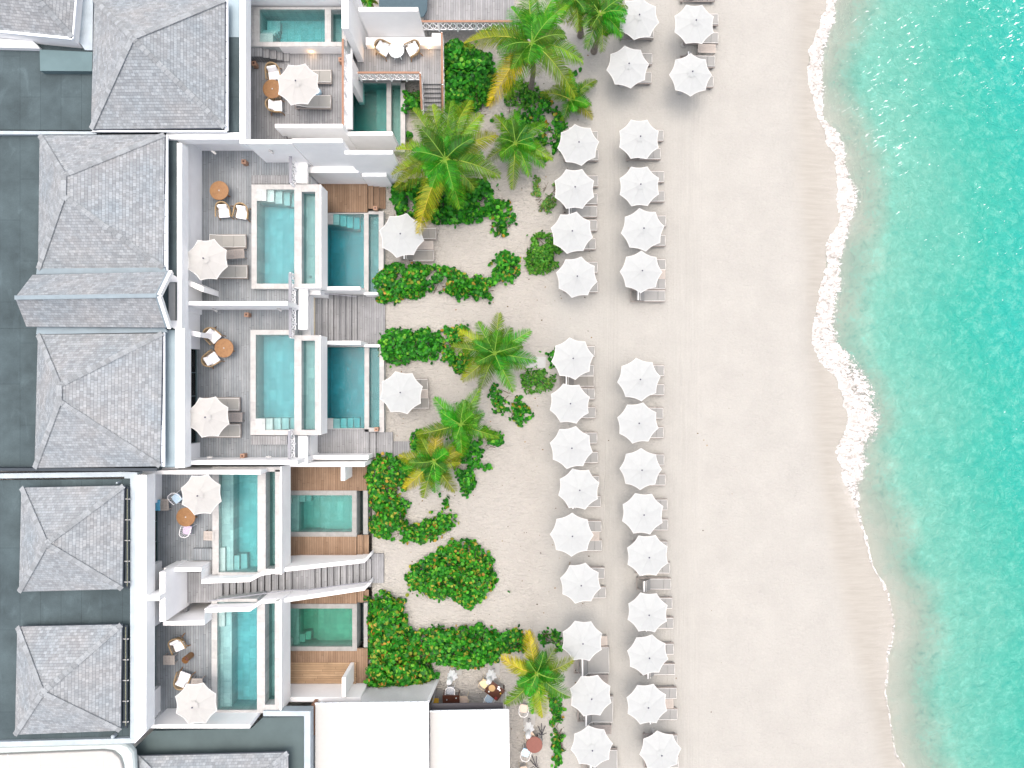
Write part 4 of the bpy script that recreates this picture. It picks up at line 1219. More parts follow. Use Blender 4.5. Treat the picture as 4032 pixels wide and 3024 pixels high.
# ---------------- railings ----------------
def railing(lb, a, b, za, zb, mat, posts=4, h=1.02, group='white lattice railings', pw=.11):
    """a, b photo points of the handrail seen at its own height; za, zb deck levels at the ends"""
    A = P(a[0], a[1], za + h); B = P(b[0], b[1], zb + h)
    t = empty('railing', ((A.x + B.x) / 2, (A.y + B.y) / 2, min(za, zb)), lb, 'railing', group)
    m1 = MB(); m1.bar(A, B, pw, .045); m1.build('handrail', mat, t)
    d = B - A; L = d.length
    lat = MB(); n_ = max(3, int(L / .36))
    A1, B1 = A - Vector((0, 0, .12)), B - Vector((0, 0, .12)); A0, B0 = A - Vector((0, 0, h - .14)), B - Vector((0, 0, h - .14))
    lat.bar(A1, B1, .045, .05); lat.bar(A0, B0, .045, .05)
    for i in range(n_):
        u0, u1 = i / n_, (i + 1) / n_
        lat.bar(A1.lerp(B1, u0), A0.lerp(B0, u1), .05, .03); lat.bar(A0.lerp(B0, u0), A1.lerp(B1, u1), .05, .03)
        lat.bar(A0.lerp(B0, u0), A1.lerp(B1, u0), .03, .03)
    lat.build('lattice', M['white'], t)
    for k in range(posts):
        q = A.lerp(B, k / (posts - 1)); p_ = MB(); p_.box(q.x - .04, q.y - .04, q.z - h - .05, q.x + .04, q.y + .04, q.z - .022); p_.build('post', M['white'], t)
railing("white lattice railing with long brown handrail at the top deck", (1648, 84), (2022, 84), 2.0, 2.0, M['railb'], 6)
railing("white lattice railing between the mid terrace and the deep green pool", (1408, 286), (1652, 286), 1.6, 1.6, M['railb'], 5)
railing("sloping railing beside the weathered grey steps", (1654, 290), (1661, 432), 1.6, .4, M['railb'], 4)
railing("railing right of the mid terrace, behind the sea grape bush", (1739, 128), (1742, 330), 1.6, 1.6, M['railb'], 4)
railing("sloping railing end at the foot of the weathered grey steps", (1742, 335), (1743, 452), 1.6, .4, M['railb'], 3)
railing("lattice railing along the sea side of the topmost terrace", (1350, 152), (1350, 493), 3.2, 3.2, M['railb'], 6)
railing("lattice railing above the second terrace pool", (1144, 588), (1144, 720), 3.2, 3.2, M['rail'], 3, pw=.15)
railing("lattice railing below the second terrace pool", (1142, 1075), (1142, 1190), 3.2, 3.2, M['rail'], 3, pw=.15)
railing("lattice railing above the third terrace pool", (1143, 1212), (1143, 1328), 3.2, 3.2, M['rail'], 3, pw=.15)
railing("lattice railing below the third terrace pool", (1139, 1696), (1139, 1810), 3.2, 3.2, M['rail'], 3, pw=.15)
def handrail(lb, pts, mat=M['railb']):
    W = [P(*p_) for p_ in pts]; t = empty('handrail', tuple(W[0]), lb, 'handrail', 'handrails mounted on white walls')
    q = MB()
    for i in range(len(W) - 1): q.bar(W[i], W[i + 1], .05, .04)
    q.build('rail', mat, t)
    for i in range(len(W)):
        q = MB(); q.bar(W[i] - Vector((0, 0, .02)), W[i] + Vector((0, .12 if W[i].y > 0 else -.12, -.12)), .015); q.build('bracket', M['metal'], t)
handrail("short brown handrail on the white wall left of the big palm", [(1415, 702, 1.45), (1465, 710, 1.2), (1516, 718, .95)])
handrail("thin handrail on the upper wall of the crossing stairs", [(1242, 1154, 2.0), (1322, 1160, 1.5), (1404, 1168, .95)], M['rail'])
handrail("long thin handrail on the lower wall of the long staircase", [(818, 2366, 4.1), (900, 2356, 4.0), (1000, 2342, 3.5), (1150, 2323, 2.6), (1210, 2324, 2.6), (1330, 2306, 1.7), (1462, 2291, .95)], M['rail'])
# wall lamps
def wall_lamp(x, y, z, lb, ang=40):
    q = P(x, y, z); t = empty('wall_lamp', tuple(q), lb, 'lamp', 'cylinder wall lamps on the white walls', rz=R(ang), world_coords=False)
    m_ = MB(); m_.tube([(-.14, 0, .02), (.14, 0, -.02)], .055, 12); m_.build('lamp_body', M['metal'], t, (0, 0, 0))
    m_ = MB(); m_.bar((0, 0, 0), (.02, .1, .03), .03); m_.build('bracket', M['metal'], t, (0, 0, 0))
for x, y, z, lb in ((842, 600, 5.18, "cylinder lamp on the party wall near the second terrace parasol side"), (1068, 598, 5.18, "cylinder lamp on the party wall above the second terrace planks"), (846, 1221, 4.02, "left cylinder lamp on the wall between the second and third terraces"), (1100, 1219, 4.02, "right cylinder lamp on the wall between the second and third terraces"), (826, 1801, 4.3, "left cylinder lamp on the lower wall of the third terrace"), (1058, 1800, 4.3, "right cylinder lamp on the lower wall of the third terrace")):
    wall_lamp(x, y, z, lb, -35 if y < 1500 else 0)
def lantern(x, y, z0, lb):
    q = P(x, y, z0 + .4); t = empty('wooden_lantern', (q.x, q.y, z0), lb, 'lantern', 'wooden box lanterns on the decks', world_coords=False)
    m_ = MB(); m_.box(-.11, -.11, 0, .11, .11, .42); m_.box(-.12, -.12, .42, .12, .12, .45); m_.build('box', plain('lantern_wood', (.42, .26, .18), .7, .2, .2, 12), t, (0, 0, 0), bevel=.008)
    m_ = MB(); m_.box(-.05, -.05, .452, .05, .05, .47); m_.build('vent', M['wood_dark'], t, (0, 0, 0))
for x, y, z, lb in ((960, 637, 3.2, "wooden lantern under the party wall of the second terrace"), (971, 1239, 3.2, "wooden lantern at the upper edge of the third terrace"), (955, 1795, 3.2, "wooden lantern at the lower edge of the third terrace"), (1000, 250, 3.2, "wooden lantern at the foot of the pale stone stairs"), (1342, 235, 3.2, "wooden lantern by the railing of the topmost terrace"), (1478, 820, .4, "wooden lantern on the brown timber steps"), (1482, 1690, .5, "wooden lantern at the end of the second lower pool")):
    lantern(x, y, z, lb)
# the lit step lights in the photo: three small warm wall lights
for x, y, z, lb in ((1226, 200, 3.45, "small glowing wall light below the plunge pool"), (1474, 183, 1.9, "small glowing wall light left of the white round table"), (1689, 188, 1.9, "small glowing wall light right of the white round table")):
    q = P(x, y, z); t = empty('step_light', tuple(q), lb, 'lamp', 'glowing step lights', world_coords=False)
    m_ = MB(); m_.box(-.05, -.02, -.03, .05, .0, .03)
    em, en, el, eb, eo = newmat('warm_lamp'); setc(eb, (1, .7, .4)); eb.inputs["Emission Color"].default_value = (1, .55, .22, 1); eb.inputs["Emission Strength"].default_value = 6
    m_.build('lens', em, t, (0, 0, 0))
    ld = bpy.data.lights.new('step_light_glow', 'POINT'); ld.energy = 2.5; ld.color = (1, .55, .22); ld.shadow_soft_size = .05
    lo = bpy.data.objects.new('step_light_glow', ld); COL.objects.link(lo); lo.parent = t; lo.location = (0, -.12, .0)

# ---------------- structures at the top right of the terraces ----------------
t = empty('lounge_canopy', (P(1580, 20, 2.8).x, P(1580, 20, 2.8).y, 2.0), "slate blue fabric canopy beside the top deck railing", 'canopy')
mb = MB(); poly(mb, [(1492, -120), (1688, -120), (1682, 40), (1668, 66), (1640, 66), (1492, 30)], 3.0, 2.9); mb.build('fabric', plain('slate_fabric', (.075, .12, .145), .8, .2, .2, 3), t, bevel=.03)
mb = MB(); 
for x, y in ((1500, 10), (1660, 30)): q = P(x, y, 2.9); mb.box(q.x - .03, q.y - .03, 0, q.x + .03, q.y + .03, 2.9)
mb.build('post', M['metal'], t)

# ---------------- bottom buildings ----------------
v6 = bldg("bottom building with a dark flat roof and a shingled hip cut by the frame", (540, 2830, 1197, 3024), 'building')
mb = MB(); poly(mb, [(530, 2945), (600, 2878), (990, 2868), (1035, 2825), (1197, 2822), (1197, 3500), (530, 3500)], 3.6, 3.3); mb.build('flat_roof', plain('dark_roof_low', (.10, .14, .145), .85, .2, .25, .6, .1), v6)
mb = MB(); rect(mb, (1197.5, 2800, 1222, 3500), 3.8, 3.2); rect(mb, (1036, 2800, 1197, 2820), 3.8, 3.2); mb.build('roof_kerb', M['zinc'], v6)
hip(v6, [(538, 2978), (1134, 2963), (1142, 3500), (540, 3500)], [(800, 3240), (800, 3270)], 4.3, 6.3)
mb = MB(); rect(mb, (535, 2950, 1180, 3480), 3.29, 0); mb.build('wall', M['stucco'], v6)
v7 = empty('tent_building', (P(240, 2980, 5).x, P(240, 2980, 5).y, 0), "white building with a rounded fabric corner at the bottom left", 'building')
mb = MB(); poly(mb, [(-300, 2952), (470, 2932), (500, 2942), (520, 2970), (524, 3010), (524, 3400), (-300, 3400)], 5.0, 4.4); mb.build('outer_canopy', plain('pale_teal_canvas', (.66, .76, .75), .6, .3, .06, 3), v7, bevel=.2)
mb = MB(); poly(mb, [(-300, 2985), (400, 2957), (440, 2962), (468, 2985), (480, 3020), (480, 3400), (-300, 3400)], 5.25, 5.003); mb.build('inner_canopy', M['awning'], v7, bevel=.06)
for x in (30, 153, 277, 402): mb = MB(); a = P(x, 2966, 5.26); mb.box(a.x, a.y - 3, 5.251, a.x + .02, a.y - .05, 5.27); mb.build('seam', M['gutter'], v7)
mb = MB(); a = P(-300, 2990, 4.4); b = P(500, 2990, 4.4); mb.box(a.x, a.y - 6, 0, b.x, a.y, 4.39); mb.build('wall', M['stucco'], v7)

# restaurant canopies
def awning(lb, pg, z, posts):
    q0 = P(pg[0][0], pg[0][1], z)
    t = empty('restaurant_canopy', (q0.x, q0.y, 0), lb, 'canopy', 'flat white restaurant canopies')
    mb = MB(); poly(mb, pg, z, z - .07); mb.build('fabric', M['awning'], t, bevel=.02)
    fr = MB(); n_ = len(pg)
    for i in (0, 1): fr.bar(P(*pg[i], z + .0), P(*pg[(i + 1) % n_], z + .0), .06, .1)
    fr.build('edge_profile', M['gutter'], t)
    e = MB(); a = P(*pg[0], z + .055); b = P(*pg[1], z + .055); k = 0
    n2 = int((b - a).length / .38)
    for i in range(n2): q = a.lerp(b, (i + .5) / n2); e.box(q.x - .02, q.y - .02, z + .051, q.x + .02, q.y + .02, z + .065)
    e.build('eyelet', M['metal'], t)
    for x, y in posts:
        q = P(x, y, z - .1); p_ = MB(); p_.box(q.x - .04, q.y - .04, 0, q.x + .04, q.y + .04, z - .075); p_.build('post', M['white'], t)
awning("large flat white restaurant canopy, the left one", [(1241, 2769), (1686, 2763), (1690, 3500), (1240, 3500)], 3.15, [(1250, 2790), (1678, 2790)])
awning("flat white restaurant canopy, the right one beside the sand", [(1692, 2800), (2002, 2794), (2008, 3500), (1692, 3500)], 2.75, [(1990, 2810), (1990, 3000)])
t = empty('screen', (P(1830, 2780, 2.0).x, P(1830, 2780, 2.0).y, 0), "dark fabric strip along the upper edge of the right restaurant canopy", 'screen')
mb = MB(); poly(mb, [(1696, 2770), (1980, 2768), (1982, 2815), (1692, 2815)], 2.2, 2.15); mb.build('fabric', M['darkfab'], t)
mb = MB(); 
for x in (1700, 1975): q = P(x, 2780, 2.15); mb.box(q.x - .03, q.y - .03, 0, q.x + .03, q.y + .03, 2.15)
mb.build('post', M['metal'], t)
# white boarded wall carrying the left canopy
t = empty('boarded_wall', (P(1500, 2700, 0).x, P(1500, 2700, 0).y, 0), "white boarded wall between the hedge and the left restaurant canopy", 'wall')
a = P(1420, 2700, 0); b = P(1726, 2672, 0); tp0 = P(1420, 2766, 3.05); tp1 = P(1686, 2762, 3.05)
mb = MB(); mb.add([a, b, tp1, tp0, a + Vector((0, -.15, 0)), b + Vector((0, -.15, 0)), tp1 + Vector((0, -.15, 0)), tp0 + Vector((0, -.15, 0))], [(0, 3, 2, 1), (4, 5, 6, 7), (0, 1, 5, 4), (1, 2, 6, 5), (2, 3, 7, 6), (3, 0, 4, 7)])
mb.build('boards', M['stucco'], t)
mb = MB()
for k in range(1, 22): f_ = k / 22; mb.bar(a.lerp(tp0, f_) + Vector((0, .006, 0)), b.lerp(tp1, f_) + Vector((0, .006, 0)), .02, .012)
mb.build('board_joint', M['slab'], t)
mb = MB(); mb.bar(b, tp1, .12, .12); mb.build('corner_board', M['white'], t)
thing1('stone_path', [((1700, 2718, 1740, 2790), .03, -.05)], M['stoneg'], "grey concrete strip at the foot of the boarded wall", 'paving')
thing1('timber_post_wall', [((1226, 2775, 1239, 2895), 2.9, 0)], M['railb'], "narrow brown timber strip left of the large canopy", 'wall')
# ------------------------------------------------------------------ parasols
ORD = ['first', 'second', 'third', 'fourth', 'fifth', 'sixth', 'seventh', 'eighth', 'ninth', 'tenth', 'eleventh', 'twelfth', 'thirteenth', 'fourteenth', 'fifteenth', 'sixteenth', 'seventeenth']
def make_parasol(canv, R0=1.205):
    t = empty('parasol', (0, 0, 0), world_coords=False)
    ze, za = 2.34, 2.70
    mb = MB(); NR, NA = 7, 6
    vs = [(0, 0, za)]
    for i in range(1, NR + 1):
        fr = i / NR
        for s in range(8):
            for k in range(NA):
                a = k / NA
                ang = (s + a) * PI / 4
                edge = math.cos(PI / 8) / math.cos((a - .5) * PI / 4)      # straight chord
                sag = 4 * a * (1 - a)
                rr = R0 * fr * (edge * (1 - .062 * sag * fr) )
                z = za - (za - ze) * fr ** 1.08 - .022 * sag * fr * (1 - .2 * fr)
                vs.append((rr * math.cos(ang), rr * math.sin(ang), z))
    per = 8 * NA
    fs = [(0, 1 + k, 1 + (k + 1) % per) for k in range(per)]
    for i in range(NR - 1):
        for k in range(per):
            a, b2 = 1 + i * per + k, 1 + i * per + (k + 1) % per
            fs.append((a, a + per, b2 + per, b2))
    mb.add(vs, fs)
    c = mb.build('canopy', canv, t, (0, 0, 0))
    sd = c.modifiers.new('thickness', 'SOLIDIFY'); sd.thickness = .012
    # stitched seams along the ribs and hem
    h = MB()
    ring = [Vector(vs[1 + (NR - 1) * per + k]) + Vector((0, 0, .004)) for k in range(per)]
    h.tube(ring, .010, 5, closed=True)
    h.build('hem', M['piping'], c, (0, 0, 0))
    v = MB()
    prof = []
    vv = [(0, 0, za + .075)]; ff = []
    NB = 24
    for i in (1, 2, 3):
        for k in range(NB):
            ang = k * 2 * PI / NB
            r = .27 * i / 3 * (1 + .05 * math.cos(8 * ang) * (i == 3))
            vv.append((r * math.cos(ang), r * math.sin(ang), za + .075 - .105 * (i / 3) ** 1.1))
    ff = [(0, 1 + k, 1 + (k + 1) % NB) for k in range(NB)]
    for i in range(2):
        for k in range(NB):
            a, b2 = 1 + i * NB + k, 1 + i * NB + (k + 1) % NB
            ff.append((a, a + NB, b2 + NB, b2))
    v.add(vv, ff)
    q = v.build('vent_cap', canv, t, (0, 0, 0)); sd = q.modifiers.new('thickness', 'SOLIDIFY'); sd.thickness = .01
    f = MB(); f.lathe([(.012, 0), (.04, .012), (.045, .04), (.03, .065), (.008, .075)], 12, (0, 0, za + .07))
    f.build('finial', M['fin'], t, (0, 0, 0), smooth=True)
    p = MB(); p.lathe([(.024, 0), (.024, za + .06)], 12); p.lathe([(.045, 1.85), (.05, 1.9), (.045, 1.98)], 12)
    p.build('pole', M['pole'], t, (0, 0, 0), smooth=True)
    r = MB()
    for s in range(8):
        a = s * PI / 4
        d = Vector((math.cos(a), math.sin(a), 0))
        r.bar(Vector((0, 0, za - .03)) + d * .04, Vector((0, 0, ze - .02)) + d * (R0 - .02), .016, .02)
        r.bar(Vector((0, 0, 1.92)) + d * .04, Vector((0, 0, ze + .16)) + d * (R0 * .52), .012, .014)
    r.build('rib_frame', M['pole'], t, (0, 0, 0))
    bs = MB(); bs.lathe([(.16, 0), (.17, .02), (.15, .05), (.05, .08), (.045, .3)], 20)
    bs.build('base', M['base'], t, (0, 0, 0), smooth=True)
    return t
par_w = make_parasol(M['canopy'])
par_c = make_parasol(M['canopyw'], 1.125)
par_g = make_parasol(M['canopy'], 1.265)
used = {}
def place(proto, loc, rz, label, cat, group=None):
    if proto.name not in used: used[proto.name] = 1; o = proto
    else: o = copy_tree(proto)
    o.location = loc; o.rotation_euler = (0, 0, rz)
    if cat == 'parasol': o.rotation_euler = (R(rnd.uniform(-1.3, 1.3)), R(rnd.uniform(-1.3, 1.3)), rz); k_ = rnd.uniform(.98, 1.02); o.scale = (k_, k_, 1)
    o['label'] = label; o['category'] = cat
    if group: o['group'] = group
    return o
LAND = [(2514, 56, 35), (2477, 248, 8), (2278, 564, 9), (2262, 733, 23), (2257, 911, 32), (2275, 1084, 32), (2256, 1411, 8), (2246, 1592, 18), (2253, 1766, 33), (2279, 1930, 17), (2256, 2114, -1), (2289, 2303, 31), (2294, 2535, 20), (2329, 2755, 26), (2337, 2957, 9)]
SEAW = [(2740, 81, 22), (2725, 279, 0), (2519, 541, 22), (2524, 722, 23), (2537, 896, 8.7), (2532, 1066, -1), (2520, 1495, 7), (2519, 1669, 30), (2531, 1847, -1), (2538, 2031, 20), (2553, 2193, 24), (2556, 2418, 20), (2553, 2589, 33), (2553, 2785, 27), (2609, 2976, 8.5)]
def at_top(x, y, ground, top=2.77):
    q = P(x, y, ground + top); return (q.x, q.y, ground)
for nm, tab in (('landward', LAND), ('seaward', SEAW)):
    for i, (x, y, a) in enumerate(tab):
        place(par_w, at_top(x, y, 0), R(a), f"open white parasol, {ORD[i]} from the top in the {nm} row on the beach", 'parasol', 'white parasols in two rows on the beach')
gpar = [(1578.5, 921.5, 0, 32, par_g, "white parasol over two loungers beside the lower pool in the upper garden"),
        (1573, 1550, 0, 16, par_g, "white parasol on the sand beside the second lower pool, below the crossing stairs"),
        (1162, 320.5, 3.2, 26.5, par_c, "cream parasol over the topmost terrace with the blue drum stool"),
        (805, 1015.5, 3.2, 26, par_c, "cream parasol against the facade on the terrace with two armchairs side by side"),
        (805, 1646, 3.2, 26.6, par_c, "cream parasol in front of the curtained doors on the third terrace"),
        (775, 1955.6, 3.2, 27, par_c, "cream parasol beside the round teak table and the long pool"),
        (755, 2787.5, 3.2, 26, par_c, "cream parasol at the corner of the lowest terrace near the white wall")]
for x, y, g, a, pr, lb in gpar:
    place(pr, at_top(x, y, g), R(a), lb, 'parasol')

# ------------------------------------------------------------------ loungers
def make_lounger(cush, wid=.62, L=2.05, raised=True, back=.62):
    """foot end at x=0, head towards -x"""
    t = empty('sun_lounger', (0, 0, 0), world_coords=False)
    w = wid / 2 + .03
    f = MB()
    for s in (-1, 1):
        f.box(-L, s * w - .025, .22, 0.02, s * w + .025, .30)
    f.box(-.03, -w, .22, .02, w, .30); f.box(-L, -w, .22, -L + .06, w, .30)
    f.box(-L + .28, -w + .03, .235, -L + .33, w - .03, .285)
    x = -.1
    while x > -L + .75: f.box(x - .06, -w + .03, .25, x, w - .03, .28); x -= .09
    f.build('frame', M['greywood'], t, (0, 0, 0))
    for lx in (-.12, -L + .12):
        for s in (-1, 1):
            q = MB(); q.box(lx - .03, s * (w - .03) - .03, 0, lx + .03, s * (w - .03) + .03, .22)
            q.build('leg', M['greywood'], t, (0, 0, 0))
    seat = 1.27 if raised else 1.28
    mt = MB()
    th = .07; hw = wid / 2
    # profile polyline of the top surface
    if raised: prof = [(0, .30), (-.43, .30), (-seat, .30), (-seat - .36, .30 + .50), (-seat - .42, .30 + .53)]
    else: prof = [(0, .30), (-.64, .30), (-seat, .30), (-seat - .60, .30 + .27)]
    for i in range(len(prof) - 1):
        (xa, za_), (xb, zb_) = prof[i], prof[i + 1]
        d = Vector((xb - xa, 0, zb_ - za_)); ln = d.length; d.normalize()
        ang = math.atan2(-(zb_ - za_), -(xa - xb))
        c = Vector(((xa + xb) / 2, 0, (za_ + zb_) / 2)) + Vector((-d.z, 0, d.x)) * (-th / 2 if d.x < 0 else th / 2)
        if c.z < (za_ + zb_) / 2: c = Vector(((xa + xb) / 2, 0, (za_ + zb_) / 2)) + Vector((d.z, 0, -d.x)) * th / 2
        ry = math.atan2(zb_ - za_, xa - xb)
        mt.obox(c, ln - .006, wid, th, ry=ry)
    m_ = mt.build('mattress', cush, t, (0, 0, 0), bevel=.018)
    pp = MB()
    zt = .30 + th
    pts = [(-.012, -hw + .012, zt), (-seat, -hw + .012, zt)]
    bx, bz = prof[-1] if not raised else prof[-2]
    nx, nz = math.sin(math.atan2(bz - .30, -seat - bx)) * 0, 0
    dd = Vector((bx + seat, 0, bz - .30)); ln = dd.length; dd.normalize()
    nrm = Vector((dd.z, 0, -dd.x)); nrm = nrm if nrm.z > 0 else -nrm
    e0 = Vector((bx, 0, bz)) + nrm * th
    for s in (-1, 1):
        path = [(-.012, 0, zt), (-.012, s * (hw - .012), zt), (-seat, s * (hw - .012), zt), (e0.x, s * (hw - .012), e0.z), (e0.x, 0, e0.z)]
        pp.tube(path, .0095, 5)
    pp.build('piping', M['piping'], m_, (0, 0, 0))
    if raised:
        bk = MB()
        # frame that props the back, and the flap of the cushion hanging behind it
        for s in (-1, 1): bk.bar((-seat - .02, s * (w - .05), .29), (-seat - .42, s * (w - .05), .80), .03)
        bk.bar((-seat - .62, -w + .04, .28), (-seat - .36, -w + .04, .72), .025); bk.bar((-seat - .62, w - .04, .28), (-seat - .36, w - .04, .72), .025)
        bk.build('back_support', M['greywood'], t, (0, 0, 0))
        fl = MB(); fl.obox((-seat - .50, 0, .66), .03, wid - .02, .38, ry=-.15)
        fl.build('cushion_flap', cush, t, (0, 0, 0), bevel=.01)
        sp = MB(); sp.obox((-seat - .425, 0, .875), .085, wid + .015, .03, ry=.3)
        sp.build('head_strap', M['piping'], t, (0, 0, 0), bevel=.01)
    return t
lg = make_lounger(M['cush']); lg_t = make_lounger(M['cushd']); lg_b = make_lounger(M['cushb'], .66, 1.98, False)
def lounger(proto, xr, yc, z0, label, group):
    q = P(xr, yc, z0 + .36)
    place(proto, (q.x, q.y, z0), R(rnd.uniform(-.8, .8)), label, 'sun lounger', group)
G1 = 'grey loungers paired under the beach parasols'
LL = [[(2574, 53), (2574, 129)], [(2567.6, 231), (2565, 304)], [(2354, 537), (2356, 610)], [(2355, 712), (2352, 783)], [(2351, 887), (2345, 960)], [(2353, 1052), (2354, 1129)], [(2342, 1384), (2338, 1458)], [(2342, 1551), (2344.6, 1625)], [(2351, 1724.6), (2354.5, 1801)], [(2358.6, 1896), (2365, 1975)], [(2367.6, 2073.6), (2370, 2149)], [(2380, 2257), (2385, 2334)], [], [], []]
SL = [[(2828, 75), (2828, 149)], [(2815, 241), (2809, 320)], [(2612, 532.6), (2601, 605)], [(2615, 695), (2616, 772)], [(2622, 870), (2620, 946)], [(2621, 1042), (2620, 1116)], [(2615, 1460), (2615, 1534.5)], [(2611, 1627), (2612.6, 1703)], [(2615, 1811), (2620, 1890)], [(2628, 1988), (2630, 2067)], [(2627, 2154), (2637, 2237)], [(2647, 2376), (2651.5, 2454)], [(2653, 2556), (2657, 2636)], [(2664, 2730), (2667, 2814)], [(2667, 2917), (2672, 3003)]]
for nm, tab in (('landward', LL), ('seaward', SL)):
    for i, pr in enumerate(tab):
        for k, (x, y) in enumerate(pr):
            lounger(lg, x, y, 0, f"{'upper' if k == 0 else 'lower'} grey lounger of the pair under the {ORD[i]} parasol in the {nm} row", G1)
lounger(lg, 2351, 832, 0, "grey lounger with white head strap between the fourth and fifth landward parasols", 'spare loungers between the parasols')
lounger(lg_t, 2339.6, 1501, 0, "taupe lounger with white head strap between the seventh and eighth landward parasols", 'spare loungers between the parasols')
lounger(lg, 2619, 1165, 0, "grey lounger in the open gap below the sixth seaward parasol", 'spare loungers between the parasols')
lounger(lg, 2642, 2300, 0, "grey lounger lying free between the eleventh and twelfth seaward parasols", 'spare loungers between the parasols')
lounger(lg, 2815, -20, 0, "grey lounger cut by the top edge of the photo above the first seaward parasol", 'spare loungers between the parasols')
for x, y, lb in ((1717, 919, "upper taupe lounger under the garden parasol above the long sea grape hedge"), (1709, 1005, "lower taupe lounger under the garden parasol above the long sea grape hedge"), (1684, 1514, "upper taupe lounger under the parasol beside the second lower pool"), (1688.7, 1587, "lower taupe lounger under the parasol beside the second lower pool")):
    lounger(lg_t, x, y, 0, lb, 'taupe loungers in the sand gardens')
for x, y, lb in ((1304, 300, "upper beige lounger beside the blue drum stool on the topmost terrace"), (1302, 400, "lower beige lounger below the blue drum stool on the topmost terrace"), (967, 949, "upper beige lounger beside the upper pool on the second terrace"), (973, 1070, "lower beige lounger beside the upper pool on the second terrace"), (942.6, 1592, "upper beige lounger on the third terrace by the parasol"), (946, 1696, "lower beige lounger on the third terrace by the parasol")):
    lounger(lg_b, x, y, 3.2, lb, 'beige loungers on the terraces')
# wide daybeds
def make_daybed():
    t = empty('daybed', (0, 0, 0), world_coords=False)
    L, W = 2.1, 1.56
    f = MB()
    for s in (-1, 1): f.box(-L, s * W / 2 - .03, .2, .02, s * W / 2 + .03, .3)
    f.box(-L, -W / 2, .2, -L + .07, W / 2, .3); f.box(-.04, -W / 2, .2, .02, W / 2, .3); f.box(-L + .26, -W / 2, .22, -L + .32, W / 2, .29)
    f.box(-1.6, -W / 2 + .03, .24, -.04, W / 2 - .03, .27)
    f.build('frame', M['greywood'], t, (0, 0, 0))
    for lx in (-.12, -L + .12):
        for s in (-1, 1):
            q = MB(); q.box(lx - .04, s * (W / 2 - .05) - .04, 0, lx + .04, s * (W / 2 - .05) + .04, .2); q.build('leg', M['greywood'], t, (0, 0, 0))
    mt = MB(); mt.box(-1.27, -W / 2 + .02, .3, 0, W / 2 - .02, .39); mt.obox((-1.46, 0, .56), .5, W - .04, .09, ry=.94)
    c = mt.build('mattress', M['cush'], t, (0, 0, 0), bevel=.02)
    pp = MB()
    for s in (-1, 1): pp.tube([(-.01, 0, .39), (-.01, s * (W / 2 - .03), .39), (-1.26, s * (W / 2 - .03), .39), (-1.55, s * (W / 2 - .03), .80)], .01, 5)
    pp.build('piping', M['piping'], c, (0, 0, 0))
    fl = MB(); fl.obox((-1.72, 0, .62), .03, W - .04, .4, ry=-.12); fl.build('cushion_flap', M['cush'], t, (0, 0, 0), bevel=.01)
    sp = MB(); sp.obox((-1.635, 0, .835), .09, W, .035, ry=.2); sp.build('head_strap', M['piping'], t, (0, 0, 0), bevel=.01)
    return t
db = make_daybed()
for i, (x, y, a, lb) in enumerate(((2398, 2599, 1.0, "wide double daybed under the third parasol from the bottom of the landward row"), (2413, 2793, -.5, "wide double daybed under the second parasol from the bottom of the landward row"), (2430, 3003, 0, "wide double daybed under the bottom parasol of the landward row"))):
    q = P(x, y, .36); place(db, (q.x, q.y, 0), R(a), lb, 'daybed', 'double daybeds in the landward row')

# ------------------------------------------------------------------ small slatted tables
def make_side_table(w, d, h, mat, vertical=False, slats=6):
    t = empty('side_table', (0, 0, 0), world_coords=False)
    q = MB()
    q.box(-w / 2, -d / 2, h - .035, w / 2, -d / 2 + .05, h); q.box(-w / 2, d / 2 - .05, h - .035, w / 2, d / 2, h)
    q.box(-w / 2, -d / 2 + .05, h - .035, -w / 2 + .06, d / 2 - .05, h); q.box(w / 2 - .06, -d / 2 + .05, h - .035, w / 2, d / 2 - .05, h)
    iw, idp = w - .12, d - .10
    for i in range(slats):
        y0 = -d / 2 + .05 + idp * (i + .14) / slats; y1 = -d / 2 + .05 + idp * (i + .86) / slats
        q.box(-w / 2 + .06, y0, h - .03, w / 2 - .06, y1, h - .008)
    q.box(-.03, -d / 2 + .05, h - .045, .03, d / 2 - .05, h - .031)
    q.build('table_top', mat, t, (0, 0, 0))
    for sx in (-1, 1):
        for sy in (-1, 1):
            g = MB(); g.box(sx * (w / 2 - .04) - .02, sy * (d / 2 - .04) - .02, 0, sx * (w / 2 - .04) + .02, sy * (d / 2 - .04) + .02, h - .036)
            g.build('leg', mat, t, (0, 0, 0))
    return t
st = make_side_table(1.04, .50, .42, M['palewood'])
st2 = make_side_table(.72, .54, .40, M['palewood'])
st3 = make_side_table(1.08, .52, .42, M['greywood'])
def at(x, y, z0, h): q = P(x, y, z0 + h); return (q.x, q.y, z0)
for pr, x, y, z0, a, lb in ((st, 2783, 191, 0, -2, "pale slatted teak table between the top two seaward parasols"),
    (st3, 2359.5, 2674, 0, -1, "weathered slatted table between the two uppermost daybeds"), (st3, 2372, 2873, 0, -1, "weathered slatted table between the two lowermost daybeds"),
    (st2, 2368, 2524, 0, 2, "slatted table corner peeking from under the thirteenth landward parasol"), (st2, 2336, 2112, 0, 0, "slatted table peeking out between the pair of loungers of the eleventh landward parasol"),
    (st2, 2628, 2772, 0, 2, "slatted table between the loungers of the fourteenth seaward parasol"), (st2, 2596, 1080, 0, 0, "slatted table between the loungers of the sixth seaward parasol"),
    (st, 1672, 964.5, 0, 0, "slatted table between the loungers in the upper sand garden"), (st, 1651, 1551, 0, 0, "slatted table between the loungers beside the second lower pool"),
    (st3, 923, 1000, 3.2, 4, "weathered slatted table between beige loungers on the second terrace"), (st3, 915, 1643, 3.2, 0, "weathered slatted table between beige loungers on the third terrace")):
    place(pr, at(x, y, z0, .42), R(a), lb, 'table', 'slatted tables beside the loungers')
